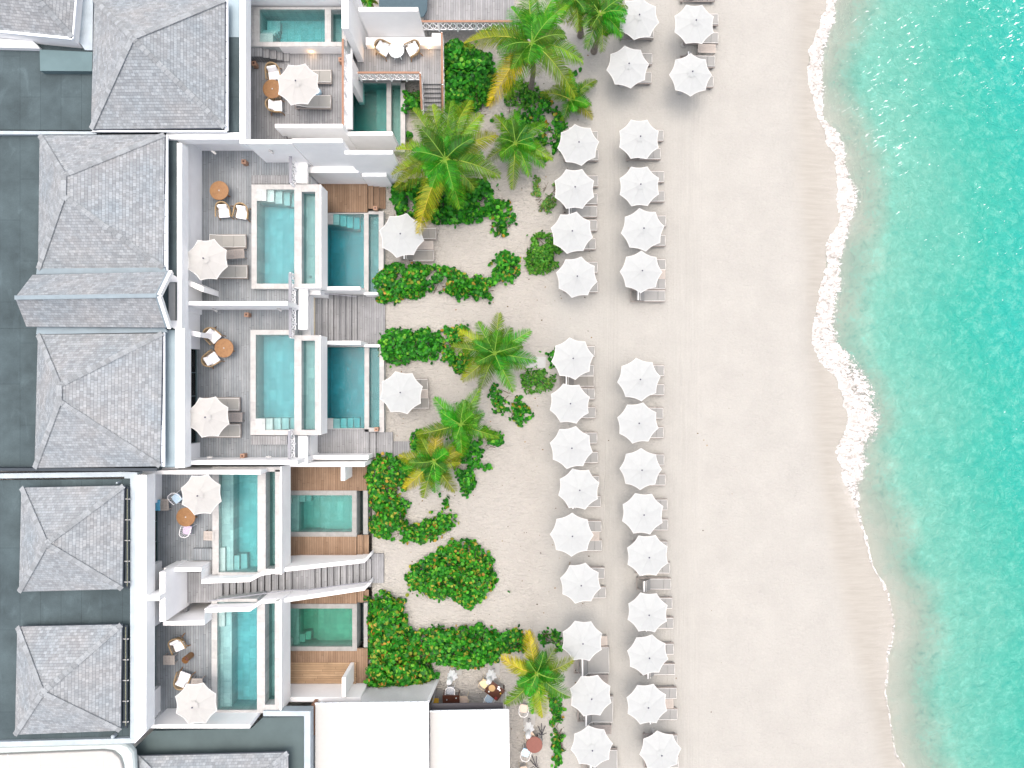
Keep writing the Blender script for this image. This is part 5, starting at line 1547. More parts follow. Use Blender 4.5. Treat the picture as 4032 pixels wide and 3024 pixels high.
fs = make_side_table(.50, .62, .45, M['palewood'], slats=7)
for x, y, a, lb in ((824, 2110, 88, "folding slatted stool beside the long pool"), (664.5, 2599.5, 90, "small slatted stool left of the hollow log stand"), (774, 2690, 90, "small slatted stool touching the lowest cream parasol"), (645, 1988, 2, "slatted stool holding a blue towel near the curtained doors")):
    place(fs, at(x, y, 3.2, .45), R(a), lb, 'stool', 'slatted stools on the lower terraces')
# blue towel on the stool
tw = MB(); q = P(621, 1989, 3.66)
vs = []; 
for i in range(9):
    for j in range(9):
        vs.append((q.x + (i - 4) * .034, q.y + (j - 4) * .075, 3.665 + .02 * math.sin(i * 1.3 + j) + .012 * math.sin(j * 2.1) - (.05 if i == 0 else 0)))
tw.add(vs, [(j + 9 * i, j + 1 + 9 * i, j + 10 + 9 * i, j + 9 + 9 * i) for i in range(8) for j in range(8)])
o_ = tw.build('towel', M['bluefab'], None, (q.x, q.y, 3.65), smooth=True); o_.modifiers.new('thickness', 'SOLIDIFY').thickness = .02
tag(o_, "crumpled bright blue towel lying on a slatted stool", 'towel')

# ------------------------------------------------------------------ armchairs
def make_armchair():
    """open towards -y, origin on the ground under the seat"""
    t = empty('rattan_armchair', (0, 0, 0), world_coords=False)
    path = []
    for i in range(25):
        a = PI * (i / 24) * 1.0
        x = .37 * math.cos(a); y = .10 + .33 * math.sin(a)
        path.append((x, y, .62 + .16 * math.sin(a) ** 1.5))
    path = [(.40, -.34, .60)] + [(.39, -.12, .61)] + path + [(-.39, -.12, .61), (-.40, -.34, .60)]
    r = MB(); r.tube(path, .036, 8); r.build('arm_rail', M['rattan'], t, (0, 0, 0), smooth=True)
    sh = MB()
    low = [(p[0] * .86, p[1] * .86 - .02, .30) for p in path]
    n_ = len(path)
    for i in range(0, n_ - 1):
        a, b2, c, d = Vector(path[i]), Vector(path[i + 1]), Vector(low[i]), Vector(low[i + 1])
        sh.bar(a, d, .014); sh.bar(b2, c, .014); sh.bar(a, c, .018)
    sh.tube(low, .022, 6)
    sh.build('woven_shell', M['rattan'], t, (0, 0, 0))
    s = MB(); s.box(-.30, -.34, .30, .30, .24, .41); s.build('seat_cushion', M['pillow'], t, (0, 0, 0), bevel=.045)
    bc = MB(); bc.obox((0, .20, .55), .52, .15, .34, rx=-.42); bc.build('back_cushion', M['pillow'], t, (0, 0, 0), bevel=.05)
    for sx in (-1, 1):
        for sy, yy in ((-1, -.30), (1, .30)):
            g = MB(); g.bar((sx * .33, yy, .30), (sx * .38, yy * 1.22, 0), .036); g.bar((sx * .30, yy * .8, .28), (sx * .36, yy * 1.1, .1), .016)
            g.build('leg', M['rattand'], t, (0, 0, 0))
    return t
ac_ = make_armchair()
for x, y, z0, a, lb in ((879, 830, 3.2, 3, "rattan armchair with white cushions below the round table on the second terrace"), (950, 835, 3.2, -10, "rattan armchair with white cushions beside the upper pool rim on the second terrace"),
    (836, 1322, 3.2, 45, "rattan armchair above the round table on the third terrace"), (832, 1414, 3.2, 125, "rattan armchair below the round table on the third terrace"),
    (1075, 286, 3.2, 10, "rattan armchair above the round table on the topmost terrace"), (1083, 414, 3.2, 92, "rattan armchair below the round table on the topmost terrace"),
    (1508, 190, 1.6, 60, "rattan armchair left of the white round table"), (1625, 192, 1.6, -62, "rattan armchair right of the white round table"),
    (698, 2541, 3.2, 25, "rattan armchair above the hollow log stand"), (719, 2676, 3.2, 160, "rattan armchair below the hollow log stand")):
    q = P(x, y, z0 + .5); place(ac_, (q.x, q.y, z0), R(a), lb, 'armchair', 'rattan armchairs with white cushions')

def make_round(rad, mat, hole=True, h=.74, mat_leg=None):
    t = empty('round_table', (0, 0, 0), world_coords=False)
    q = MB(); q.lathe([(rad - .01, h - .04), (rad, h - .03), (rad, h - .008), (rad - .012, h)], 48); q.build('table_top', mat, t, (0, 0, 0))
    if hole:
        q = MB(); q.lathe([(.038, h + .001), (.038, h + .02), (.01, h + .028)], 14); q.build('umbrella_hole_plug', M['metal'], t, (0, 0, 0))
    for k in range(4):
        a = PI / 4 + k * PI / 2
        g = MB(); g.bar((.08 * math.cos(a), .08 * math.sin(a), h - .04), (rad * .62 * math.cos(a), rad * .62 * math.sin(a), 0), .045); g.build('leg', mat_leg or mat, t, (0, 0, 0))
    return t
rt = make_round(.515, M['wood_top'])
for x, y, z0, lb in ((862.6, 750, 3.2, "round teak table above two armchairs on the second terrace"), (881.5, 1370.5, 3.2, "round teak table between two armchairs on the third terrace"), (1072, 349.5, 3.2, "round teak table at the left edge of the topmost cream parasol"), (731, 2036, 3.2, "round teak table below the cream parasol by the long pool")):
    place(rt, at(x, y, z0, .74), R(20), lb, 'table', 'round teak tables on the terraces')
rw = make_round(.44, M['whitetop'], False, .72); place(rw, at(1560, 196.5, 1.6, .72), 0, "white round table between two rattan armchairs", 'table')
rb = make_round(.485, M['terra'], False, .74, M['wood_dark']); place(rb, at(2104, 2933, 0, .74), 0, "brown round table on the sand beside the restaurant canopy", 'table')
# ceramic drum stool
t = empty('drum_stool', at(1246, 357, 3.2, .45), "blue lattice ceramic drum stool between the terrace loungers", 'stool', world_coords=False)
q = MB(); q.lathe([(.16, 0), (.205, .06), (.215, .22), (.205, .38), (.165, .44)], 28, wob=lambda a, z: 1 + .012 * math.cos(14 * a)); q.build('body', M['ceramic'], t, (0, 0, 0), smooth=True)
q = MB(); q.lathe([(.165, .441), (.14, .455)], 28); q.build('seat_top', M['whitetop'], t, (0, 0, 0))
# hollow log stand
q = P(737, 2592, 3.7)
t = empty('hollow_log_stand', (q.x, q.y, 3.2), "glossy hollow wooden log leaning between the armchairs of the lowest terrace", 'wooden stand', rz=0, world_coords=False)
lb_ = MB(); n0 = 20
ax = Vector((.35, .22, .0)); 
outer = []; 
lb_.tube([Vector((-.02, -.02, .02)), Vector((0, 0, .25)), Vector((.01, 0, .75))], [.17, .16, .19], 18, caps=False)
lb_.tube([Vector((.01, 0, .75)), Vector((.01, 0, .55))], [.19, .11], 18, caps=False)
lb_.build('body', M['wood_top'], t, (0, 0, 0), smooth=True)
lb_ = MB(); lb_.lathe([(.12, .50), (.12, .56)], 18); lb_.build('hollow', M['wood_dark'], t, (0, 0, 0))
# blue pot on the mid terrace
t = empty('blue_pot', at(1389, 192, 1.6, .3), "small cobalt blue pot in the corner of the upper mid terrace", 'pot', world_coords=False)
q = MB(); q.lathe([(.09, 0), (.15, .12), (.15, .25), (.11, .34)], 18); q.build('body', plain('cobalt', (.02, .05, .45), .2, .6), t, (0, 0, 0), smooth=True)
q = MB(); q.lathe([(.09, .342), (.05, .35)], 18); q.build('soil', M['plant_soil'], t, (0, 0, 0))

# ------------------------------------------------------------------ cafe chairs
def make_cafe(seatmat, railmat):
    t = empty('cafe_chair', (0, 0, 0), world_coords=False)
    s = MB(); s.prism([(-.22, -.24), (.22, -.24), (.235, .1), (.17, .23), (-.17, .23), (-.235, .1)], .46, .44); s.build('seat', seatmat, t, (0, 0, 0))
    r = MB()
    path = [(.27, -.22, .64), (.29, 0, .68), (.25, .22, .76), (.12, .32, .82), (-.12, .32, .82), (-.25, .22, .76), (-.29, 0, .68), (-.27, -.22, .64)]
    r.tube(path, .018, 6); r.build('arm_rail', railmat, t, (0, 0, 0), smooth=True)
    b_ = MB()
    for i in range(13):
        f_ = i / 12 * 7; k = min(6, int(f_)); u = f_ - k
        a = Vector(path[k]).lerp(Vector(path[k + 1]), u)
        c = Vector((a.x * .78, a.y * .72, .46))
        b_.bar(a, c, .009)
    b_.build('woven_back', railmat, t, (0, 0, 0))
    for sx in (-1, 1):
        for yy in (-.22, .24):
            g = MB(); g.bar((sx * .2, yy * .9, .45), (sx * .25, yy * 1.25, 0), .022); g.build('leg', railmat, t, (0, 0, 0))
    return t
pale = M['white']; ratt = plain('pale_rattan', (.70, .58, .40), .6, .3, .2, 20)
for sm, rm, x, y, z0, a, lb in ((M['weave_navy'], pale, 1773, 2720, 0, -5, "cafe chair with navy and white diamond weave above the dark table"),
    (M['weave_beige'], ratt, 1826, 2757, 0, -85, "beige woven cafe chair at the right end of the dark table"),
    (M['weave_yellow'], ratt, 1906, 2693, 0, 48, "yellow patterned cafe chair beside the closed parasol and dark square table"),
    (M['weave_blue'], pale, 1926, 2754, 0, 150, "blue and white cafe chair below the dark square table"),
    (M['weave_blue'], pale, 2070, 2966, 0, 160, "pale blue cafe chair below the brown round table"),
    (M['weave_beige'], ratt, 2086, 2896, 0, 20, "beige cafe chair under the closed parasol by the brown round table"),
    (M['weave_beige'], pale, 2062, 2792, 0, 170, "white railed cafe chair half hidden under the lowest palm"),
    (M['weave_beige'], ratt, 2062, 3035, 0, 10, "cafe chair cut by the bottom edge of the photo"),
    (M['weave_blue'], pale, 694, 1962, 3.2, 40, "cafe chair with blue seat left of the cream parasol"),
    (M['weave_purple'], pale, 735, 2088, 3.2, 170, "cafe chair with purple zigzag cushion below the round teak table")):
    o_ = make_cafe(sm, rm); q = P(x, y, z0 + .5); o_.location = (q.x, q.y, z0); o_.rotation_euler = (0, 0, R(a))
    tag(o_, lb, 'chair', 'cafe chairs')

# restaurant tables
def rect_table(x, y, w, d, a, lb):
    t = empty('dining_table', at(x, y, 0, .74), lb, 'table', 'dark dining tables on the sand', rz=R(a), world_coords=False)
    q = MB(); q.box(-w / 2, -d / 2, .70, w / 2, d / 2, .74); q.build('table_top', M['wood_dark'], t, (0, 0, 0), bevel=.006)
    for sx in (-1, 1):
        for sy in (-1, 1):
            g = MB(); g.box(sx * (w / 2 - .06) - .03, sy * (d / 2 - .06) - .03, 0, sx * (w / 2 - .06) + .03, sy * (d / 2 - .06) + .03, .70); g.build('leg', M['wood_dark'], t, (0, 0, 0))
    return t
rect_table(1776, 2760, 1.0, .66, 0, "dark rectangular dining table tucked against the restaurant canopy")
rect_table(1948, 2721.6, .95, .78, -37, "dark square dining table turned at an angle on the sand")
disc('placemat', 1937, 2710, .742, .20, .012, M['straw'], "round straw placemat on the angled dark table", 'placemat')
disc('tea_light', 1971, 2731.5, .742, .042, .05, M['yellow'], "small orange candle holder on the angled dark table", 'candle holder')
disc('salt_cellar', 1925, 2724, .742, .038, .06, M['whitetop'], "tiny white salt cellar on the angled dark table", 'salt cellar')
disc('white_cup', 1968, 2718.5, .742, .05, .05, M['white'], "small white cup at the right of the angled dark table", 'cup')
disc('candle_cup', 1795.5, 2750, .742, .03, .07, M['whitetop'], "little white candle cup on the rectangular dark table", 'candle holder')
disc('pepper_mill', 1759, 2757, .742, .025, .09, M['white'], "little white pepper pot at the left of the rectangular table", 'pepper pot')
mb_ = MB(); q = P(1963.5, 2709, .75); mb_.obox((q.x, q.y, .752), .13, .19, .014, rz=R(-20)); tag(mb_.build('napkin', M['pillow'], None, (q.x, q.y, .745)), "folded white napkin on the angled dark table", 'napkin')
mb_ = MB(); q = P(1952, 2750, .75); mb_.obox((q.x, q.y, .749), .14, .18, .012, rz=R(-37)); tag(mb_.build('menu_card', plain('red_card', (.30, .05, .04), .5), None, (q.x, q.y, .745)), "small dark red card at the lower corner of the angled table", 'menu card')
yc = empty('yellow_seat', at(1714, 2763, 0, .45), "yellow seat showing beside the restaurant wall", 'seat', world_coords=False)
q = MB(); q.box(-.2, -.2, .40, .2, .2, .46); q.build('seat', M['yellow'], yc, (0, 0, 0), bevel=.03)
for sx in (-1, 1):
    for sy in (-1, 1):
        g = MB(); g.box(sx * .16 - .015, sy * .16 - .015, 0, sx * .16 + .015, sy * .16 + .015, .40); g.build('leg', M['metal'], yc, (0, 0, 0))
# closed parasols
M['folded'] = fabric('folded_canvas', (.88, .90, .90), .3)
def closed_parasol(tx, ty, bx, by, lb):
    top = P(tx, ty, 2.45)
    foot = P(bx, by, 0.0)
    t = empty('closed_parasol', (foot.x, foot.y, 0), lb, 'parasol', 'closed white parasols over the restaurant tables', world_coords=False)
    d = Vector((top.x - foot.x, top.y - foot.y, 2.45))
    pl = MB(); pl.tube([(0, 0, 0), d * 1.0], .024, 8); pl.build('pole', M['pole'], t, (0, 0, 0))
    c = MB(); N_ = 32
    vs = []; prof = [(1.0, .02), (.985, .07), (.95, .12), (.86, .155), (.76, .13), (.70, .105), (.67, .10), (.62, .17), (.54, .24), (.47, .29)]
    u = Vector((1, 0, 0)); w_ = d.normalized(); u = (u - w_ * u.dot(w_)).normalized(); v_ = w_.cross(u)
    for i, (f_, r_) in enumerate(prof):
        for k in range(N_):
            a = 2 * PI * k / N_
            rr = r_ * (1 + .16 * math.cos(8 * a + i * .3) + .08 * math.sin(3 * a + i))
            vs.append(d * f_ + (u * math.cos(a) + v_ * math.sin(a)) * rr)
    fs_ = [(i * N_ + k, i * N_ + (k + 1) % N_, (i + 1) * N_ + (k + 1) % N_, (i + 1) * N_ + k) for i in range(len(prof) - 1) for k in range(N_)]
    c.add(vs, fs_); c.build('folded_canopy', M['folded'], t, (0, 0, 0), smooth=True)
    s = MB(); s.tube([d * .675 + (u * math.cos(a) + v_ * math.sin(a)) * .095 for a in [2 * PI * k / 16 for k in range(16)]], .012, 5, closed=True); s.build('tie_strap', M['rattand'], t, (0, 0, 0))
    f_ = MB(); f_.lathe([(.03, 0), (.035, .03), (.01, .05)], 10, tuple(d)); f_.build('finial', M['greywood'], t, (0, 0, 0))
    b_ = MB(); b_.box(-.36, -.36, 0, .36, .36, .07); b_.lathe([(.09, .07), (.07, .2)], 14); b_.build('base', M['base'], t, (0, 0, 0), bevel=.02)
closed_parasol(1765, 2692, 1795, 2633, "closed white parasol left of the others with its base under the hedge")
closed_parasol(1922, 2690, 1944, 2633, "closed white parasol leaning over the angled dark table")
closed_parasol(2079, 2906, 2084, 2830, "closed white parasol above the brown round table")
# black folding stands
def stand(x, y, a, lb):
    t = empty('folding_stand', at(x, y, 0, .5), lb, 'stand', 'black folding stands on the sand', rz=R(a), world_coords=False)
    for k, (dx, dy) in enumerate(((-.22, .3), (.22, .3), (0, -.45), (0, .45))):
        g = MB(); g.bar((0, 0, .45), (dx, dy, 0), .035); g.bar((dx * .45, dy * .2, .45), (dx * 1.2, dy * .9, .8), .025); g.build('leg', M['black'], t, (0, 0, 0))
    g = MB(); g.bar((-.14, 0, .45), (.14, 0, .45), .03); g.build('crossbar', M['black'], t, (0, 0, 0))
stand(2134, 2894, 0, "black folding stand beside the brown round table")
stand(2111, 3020, 30, "black folding stand at the bottom edge of the photo")
# concrete slab in the sand
mb_ = MB(); poly(mb_, [(2038, 1404), (2149, 1405), (2148, 1450), (2037, 1449)], .04, -.1); q = P(2093, 1427, .04)
tag(mb_.build('concrete_slab', M['slab'], None, (q.x, q.y, 0), bevel=.01), "pale square concrete slab set in the sand right of the palm", 'slab')
# ------------------------------------------------------------------ vegetation
def jit(c, s=.12):
    k = .72 * (1 + rnd.uniform(-s, s) * 2.2)
    return (max(0, c[0] * k * (1 + rnd.uniform(-s, s))), max(0, c[1] * k), max(0, c[2] * k * (1 + rnd.uniform(-s, s))))
GREEN = [((.022, .21, .014), 4), ((.04, .30, .018), 5), ((.012, .12, .012), 3), ((.085, .42, .022), 2), ((.20, .52, .04), .7)]
ORANGE = GREEN + [((.40, .22, .03), .6), ((.32, .40, .04), 2.0), ((.52, .34, .06), .3)]
SOME = GREEN + [((.45, .27, .04), .35), ((.34, .36, .04), .8)]
FINE = [((.06, .27, .02), 4), ((.10, .34, .03), 4), ((.03, .15, .02), 2), ((.22, .42, .06), 1)]
PALE = [((.12, .34, .06), 3), ((.20, .38, .08), 3), ((.07, .24, .04), 2), ((.35, .30, .06), .8)]
def pick(pal):
    t = rnd.random() * sum(w for _, w in pal)
    for c, w in pal:
        t -= w
        if t <= 0: return c
    return pal[0][0]
def inside(x, y, pg):
    c = False; j = len(pg) - 1
    for i in range(len(pg)):
        xi, yi = pg[i]; xj, yj = pg[j]
        if (yi > y) != (yj > y) and x < (xj - xi) * (y - yi) / (yj - yi) + xi: c = not c
        j = i
    return c
def edist(x, y, pg):
    d = 1e9
    for i in range(len(pg)):
        ax, ay = pg[i]; bx, by = pg[(i + 1) % len(pg)]
        dx, dy = bx - ax, by - ay
        t = max(0, min(1, ((x - ax) * dx + (y - ay) * dy) / (dx * dx + dy * dy + 1e-9)))
        d = min(d, math.hypot(x - ax - t * dx, y - ay - t * dy))
    return d
def leafdisc(vs, fs, cs, c, r, nrm, col, elong=1.0):
    a0 = rnd.random() * 6.283
    u = nrm.orthogonal().normalized(); w = nrm.cross(u).normalized()
    u, w = u * math.cos(a0) + w * math.sin(a0), w * math.cos(a0) - u * math.sin(a0)
    b = len(vs)
    cup = rnd.uniform(-.12, .2) * r
    vs.append(c - nrm * cup * 1.0)
    N_ = 7
    for k in range(N_):
        a = 2 * PI * k / N_
        vs.append(c + u * r * elong * math.cos(a) + w * r * math.sin(a) + nrm * (.12 * r * math.sin(2 * a)))
    for k in range(N_): fs.append((b, b + 1 + k, b + 1 + (k + 1) % N_))
    cs.extend([col] * (N_ + 1))
def shrub(name, pg_px, h, dens, pal, lb, cat='shrub', z0=0.0, r=(.07, .105), elong=1.0, sparse=0.0, group=None, grow=0.0, stems=14):
    hm = z0 + h * .6
    pg = [tuple(P(x, y, hm))[:2] for x, y in pg_px]
    xs = [p_[0] for p_ in pg]; ys_ = [p_[1] for p_ in pg]
    x0, x1, y0, y1 = min(xs), max(xs), min(ys_), max(ys_)
    area = abs(sum(pg[i][0] * pg[(i + 1) % len(pg)][1] - pg[(i + 1) % len(pg)][0] * pg[i][1] for i in range(len(pg)))) / 2
    n_ = int(area * dens * (1.3 if sparse < .15 else 1.1))
    if elong == 1.0: r = (r[0] * 1.12, r[1] * 1.15)
    vs, fs, cs = [], [], []
    sd = rnd.uniform(0, 90)
    cnt = 0; tries = 0
    cx, cy = (x0 + x1) / 2, (y0 + y1) / 2
    # clumps make an uneven dome
    while cnt < n_ and tries < n_ * 12:
        tries += 1
        x = rnd.uniform(x0 - .1, x1 + .1); y = rnd.uniform(y0 - .1, y1 + .1)
        ins = inside(x, y, pg)
        d = edist(x, y, pg)
        rag = .26 * noise.noise(Vector((x * 2.3, y * 2.3, sd))) + .22 * noise.noise(Vector((x * 6.1, y * 6.1, sd))) + (.0 if rnd.random() > .06 else -.14)
        sdist = d if ins else -d
        if sdist < .02 + rag: continue
        nz = noise.noise(Vector((x * 1.25, y * 1.25, sd + 9)))
        if sparse > 0 and nz + .35 * noise.noise(Vector((x * 4, y * 4, sd))) < sparse * 1.0 - .45: continue
        dome = min(1.0, (max(0, sdist) + .12) / .75) ** .6
        lump = .74 + .42 * nz + .22 * noise.noise(Vector((x * 3.6, y * 3.6, sd + 3)))
        top = h * dome * max(.25, lump)
        z = z0 + max(.05, top * (1 - .75 * rnd.random() ** 1.8))
        # surface normal leans outwards
        e = .15
        gx = noise.noise(Vector(((x + e) * 1.8, y * 1.8, sd))) - noise.noise(Vector(((x - e) * 1.8, y * 1.8, sd)))
        gy = noise.noise(Vector((x * 1.8, (y + e) * 1.8, sd))) - noise.noise(Vector((x * 1.8, (y - e) * 1.8, sd)))
        nn = Vector((-gx * 1.8 + rnd.uniform(-.75, .75), -gy * 1.8 + rnd.uniform(-.75, .75), 1.0)).normalized()
        leafdisc(vs, fs, cs, Vector((x, y, z)), rnd.uniform(*r), nn, jit(pick(pal)), elong)
        cnt += 1
    org = (cx, cy, z0)
    t = empty(name, org, lb, cat, group)
    mb = MB(); mb.v = [tuple(q) for q in vs]; mb.f = fs; mb.col = cs; mb.has_col = True
    mb.build('foliage', M['leaf'], t)
    tb = MB(); k = 0; tries = 0
    while k < stems and tries < 400:
        tries += 1
        x = rnd.uniform(x0, x1); y = rnd.uniform(y0, y1)
        if not inside(x, y, pg): continue
        a = rnd.random() * 6.28; ln = rnd.uniform(.25, .6)
        p0 = Vector((x, y, z0)); p1 = Vector((x + ln * .5 * math.cos(a), y + ln * .5 * math.sin(a), z0 + h * .4)); p2 = Vector((x + ln * math.cos(a), y + ln * math.sin(a), z0 + h * .72))
        if not inside(p2.x, p2.y, pg): continue
        tb.tube([p0, p1, p2], [.022, .015, .006], 5)
        p3 = p1 + Vector((.25 * math.cos(a + 1), .25 * math.sin(a + 1), h * .2)); tb.tube([p1, p3], [.012, .005], 4)
        k += 1
    if k >= 9: tb.build('stem', M['twig'], t)
    return t
A_ = 2.212
G2 = 'sea grape hedges in the sand gardens'
shrub('sea_grape_bush', [(1740, 150), (1800, 140), (1870, 160), (1930, 190), (1950, 250), (1945, 320), (1925, 380), (1880, 420), (1850, 430), (1790, 425), (1730, 395), (1722, 330), (1735, 280), (1728, 200)], 2.0, 150, GREEN + [((.22, .48, .05), 1)], "large glossy dark green sea grape bush beside the grey steps", group=G2, r=(.08, .115), stems=20)
shrub('sea_grape_plant', [(1950, 430), (2010, 360), (2080, 340), (2140, 350), (2200, 400), (2230, 500), (2200, 600), (2150, 640), (2090, 600), (2000, 520), (1935, 480)], .45, 42, SOME, "scattered low creeping plants between the upper palms", sparse=.50, group=G2, stems=25)
shrub('sea_grape_plant', [(1985, 320), (2050, 300), (2120, 330), (2130, 400), (2040, 430), (1985, 400)], .6, 120, FINE, "dark leafy undergrowth around the tall palm trunk", r=(.05, .08), group=G2)
shrub('sea_grape_plant', [(2360, 60), (2410, 40), (2450, 60), (2440, 110), (2390, 130), (2355, 110)], .6, 90, GREEN, "low bush between the top palm and the first parasol", group=G2, sparse=.2)
shrub('sea_grape_plant', [(2250, 272), (2280, 268), (2282, 300), (2255, 305)], .3, 70, SOME, "tiny two leaved sprig on the open sand above the small palm", sparse=.1, group=G2, stems=4)
shrub('sea_grape_plant', [(2195, 460), (2230, 480), (2235, 560), (2210, 630), (2180, 610), (2170, 520)], .4, 60, GREEN, "creeping sprigs left of the third landward parasol", sparse=.35, group=G2, stems=8)
shrub('planter_bush', [(1582, 350), (1650, 352), (1655, 435), (1592, 438)], .8, 120, GREEN, "small dark bush in the gap beside the slim upper basin", z0=.35, group=G2)
shrub('planter_bush', [(1594, 512), (1618, 520), (1634, 600), (1605, 598)], .5, 80, SOME, "scraggly plant below the slim upper basin", sparse=.25, group=G2)
shrub('sea_grape_bush', [(1527, 715), (1600, 700), (1700, 690), (1800, 690), (1930, 700), (1955, 760), (1985, 815), (1950, 832), (1870, 862), (1800, 880), (1720, 872), (1640, 850), (1560, 832), (1535, 785)], 1.1, 110, GREEN, "sea grape bush under the big yellow-green palm above the garden parasol", group=G2, sparse=.1, r=(.085, .12))
shrub('sea_grape_plant', [(1930, 800), (1990, 780), (2040, 835), (2035, 880), (2005, 900), (1995, 940), (1945, 925), (1912, 872)], .5, 70, SOME, "straggling sea grape shoots right of the big palm", sparse=.42, group=G2)
shrub('small_leaf_shrub', [(2105, 700), (2150, 690), (2200, 715), (2195, 790), (2165, 840), (2115, 812), (2098, 755)], .6, 170, PALE, "sparse pale green shrub left of the fourth landward parasol", r=(.035, .06), elong=1.5, sparse=.42)
shrub('small_leaf_shrub', [(2066, 1035), (2085, 960), (2095, 925), (2130, 905), (2180, 930), (2210, 965), (2205, 1020), (2180, 1060), (2130, 1075), (2090, 1070)], 1.0, 330, FINE, "rounded bright green shrub touching the fifth landward parasol", r=(.04, .065), elong=1.5, sparse=.12)
shrub('sea_grape_hedge', Z(1400, 700, [(200, 770), (330, 735), (450, 760), (600, 740), (700, 765), (900, 790), (1000, 850), (1120, 835), (1185, 870), (1190, 740), (1270, 640), (1330, 635), (1415, 690), (1420, 850), (1330, 900), (1240, 975), (1170, 1060), (960, 1030), (850, 1010), (700, 1000), (540, 1020), (400, 1060), (220, 1090), (180, 1030), (140, 900)]), 1.1, 135, SOME, "long curved sea grape hedge below the upper garden parasol", group=G2, sparse=.04, stems=50)
shrub('sea_grape_hedge', Z(1400, 700, [(190, 1420), (230, 1330), (330, 1300), (450, 1330), (620, 1320), (715, 1365), (740, 1450), (700, 1570), (600, 1570), (470, 1600), (330, 1640), (240, 1600), (200, 1530)]), 1.2, 150, GREEN, "dark rounded sea grape hedge above the second garden parasol", group=G2)
shrub('sea_grape_bush', Z(1400, 700, [(720, 1330), (780, 1290), (900, 1280), (975, 1245), (960, 1330), (900, 1380), (960, 1450), (1000, 1560), (990, 1660), (900, 1720), (800, 1640), (750, 1560), (735, 1440)]), .9, 130, ORANGE, "orange tinged sea grape bush left of the middle palm", group=G2, sparse=.1)
shrub('small_leaf_shrub', Z(1400, 1400, [(1430, 160), (1500, 120), (1550, 95), (1640, 130), (1680, 190), (1740, 175), (1745, 240), (1700, 290), (1600, 330), (1540, 335), (1470, 300)]), .6, 230, FINE, "feathery light green shrub below the concrete slab", r=(.035, .055), elong=1.8, sparse=.22)
shrub('sea_grape_plant', Z(1400, 700, [(1610, 1490), (1660, 1475), (1715, 1500), (1735, 1580), (1725, 1660), (1690, 1650), (1680, 1550)]), .3, 70, GREEN, "small creeping sprigs left of the seventh landward parasol", sparse=.3, group=G2, stems=6)
shrub('sea_grape_plant', Z(1400, 1400, [(1130, 300), (1190, 245), (1280, 290), (1340, 330), (1440, 350), (1480, 430), (1550, 480), (1500, 570), (1440, 610), (1390, 590), (1300, 530), (1230, 500), (1180, 420)]), .5, 75, SOME, "straggling sea grape patch below the middle palm", sparse=.40, group=G2)
shrub('sea_grape_bush', Z(1400, 1400, [(455, 700), (560, 640), (620, 700), (600, 800), (540, 830), (470, 820)]), .8, 130, SOME, "small sea grape bush at the end of the weathered plank path", group=G2)
shrub('sea_grape_bush', Z(1400, 1400, [(780, 720), (1000, 720), (1100, 700), (1120, 620), (1200, 640), (1270, 700), (1300, 770), (1180, 830), (1060, 850), (1140, 930), (1170, 990), (1050, 1000), (1060, 1120), (1040, 1180), (980, 1240), (900, 1160), (880, 1080), (850, 960), (800, 850)]), .8, 100, GREEN, "sea grape bush spreading right of the pair of palms", group=G2, sparse=.2)
shrub('sea_grape_hedge', Z(1400, 1400, [(140, 890), (290, 870), (420, 900), (490, 960), (470, 1080), (430, 1180), (350, 1140), (370, 1230), (460, 1310), (440, 1380), (410, 1425), (540, 1470), (640, 1410), (700, 1390), (730, 1340), (790, 1385), (860, 1400), (890, 1470), (800, 1530), (700, 1580), (640, 1620), (560, 1640), (430, 1650), (300, 1610), (180, 1600), (110, 1520), (100, 1400), (90, 1250), (65, 1050), (100, 960)]), 1.2, 135, ORANGE, "broad orange flecked sea grape hedge beside the brown decked pools", group=G2, sparse=.03, stems=60)
shrub('sea_grape_plant', Z(1400, 1400, [(690, 1225), (760, 1215), (810, 1270), (800, 1330), (740, 1310)]), .35, 80, SOME, "small tuft in the open sand inside the curved hedge", sparse=.3, group=G2, stems=5)
shrub('sea_grape_bush', [(1590, 2290), (1620, 2240), (1700, 2180), (1760, 2150), (1800, 2133), (1880, 2150), (1930, 2190), (1952, 2250), (1935, 2330), (1880, 2390), (1840, 2412), (1790, 2375), (1700, 2362), (1620, 2330)], 1.2, 140, SOME + [((.36, .33, .04), 1)], "diamond shaped sea grape bush alone on the sand", group=G2, stems=30)
shrub('sea_grape_plant', [(1940, 2290), (1985, 2300), (2000, 2330), (1950, 2325)], .3, 80, SOME, "thin shoots trailing right from the diamond shaped bush", sparse=.2, group=G2, stems=5)
shrub('sea_grape_hedge', Z(1400, 2274, [(90, 200), (230, 160), (330, 190), (420, 220), (400, 330), (430, 450), (560, 490), (640, 700), (700, 880), (600, 970), (450, 990), (260, 1000), (120, 1000), (40, 950), (60, 820), (110, 790), (100, 600), (90, 400)]), 1.35, 150, ORANGE, "tall orange flecked sea grape hedge beside the lowest brown deck", group=G2, stems=40, r=(.08, .115))
shrub('sea_grape_hedge', Z(1400, 2274, [(560, 485), (720, 440), (850, 480), (950, 450), (1070, 425), (1150, 480), (1290, 500), (1430, 480), (1520, 540), (1480, 660), (1270, 680), (1240, 760), (1130, 770), (1080, 820), (990, 830), (900, 810), (750, 790), (690, 780), (640, 690)]), 1.2, 150, SOME, "green sea grape hedge above the restaurant tables", group=G2, stems=40)
shrub('sea_grape_plant', Z(1400, 2274, [(1590, 480), (1700, 450), (1780, 490), (1800, 560), (1830, 640), (1780, 640), (1720, 580), (1640, 600), (1600, 540)]), .4, 75, GREEN, "creeping plant trailing toward the thirteenth landward parasol", sparse=.33, group=G2)
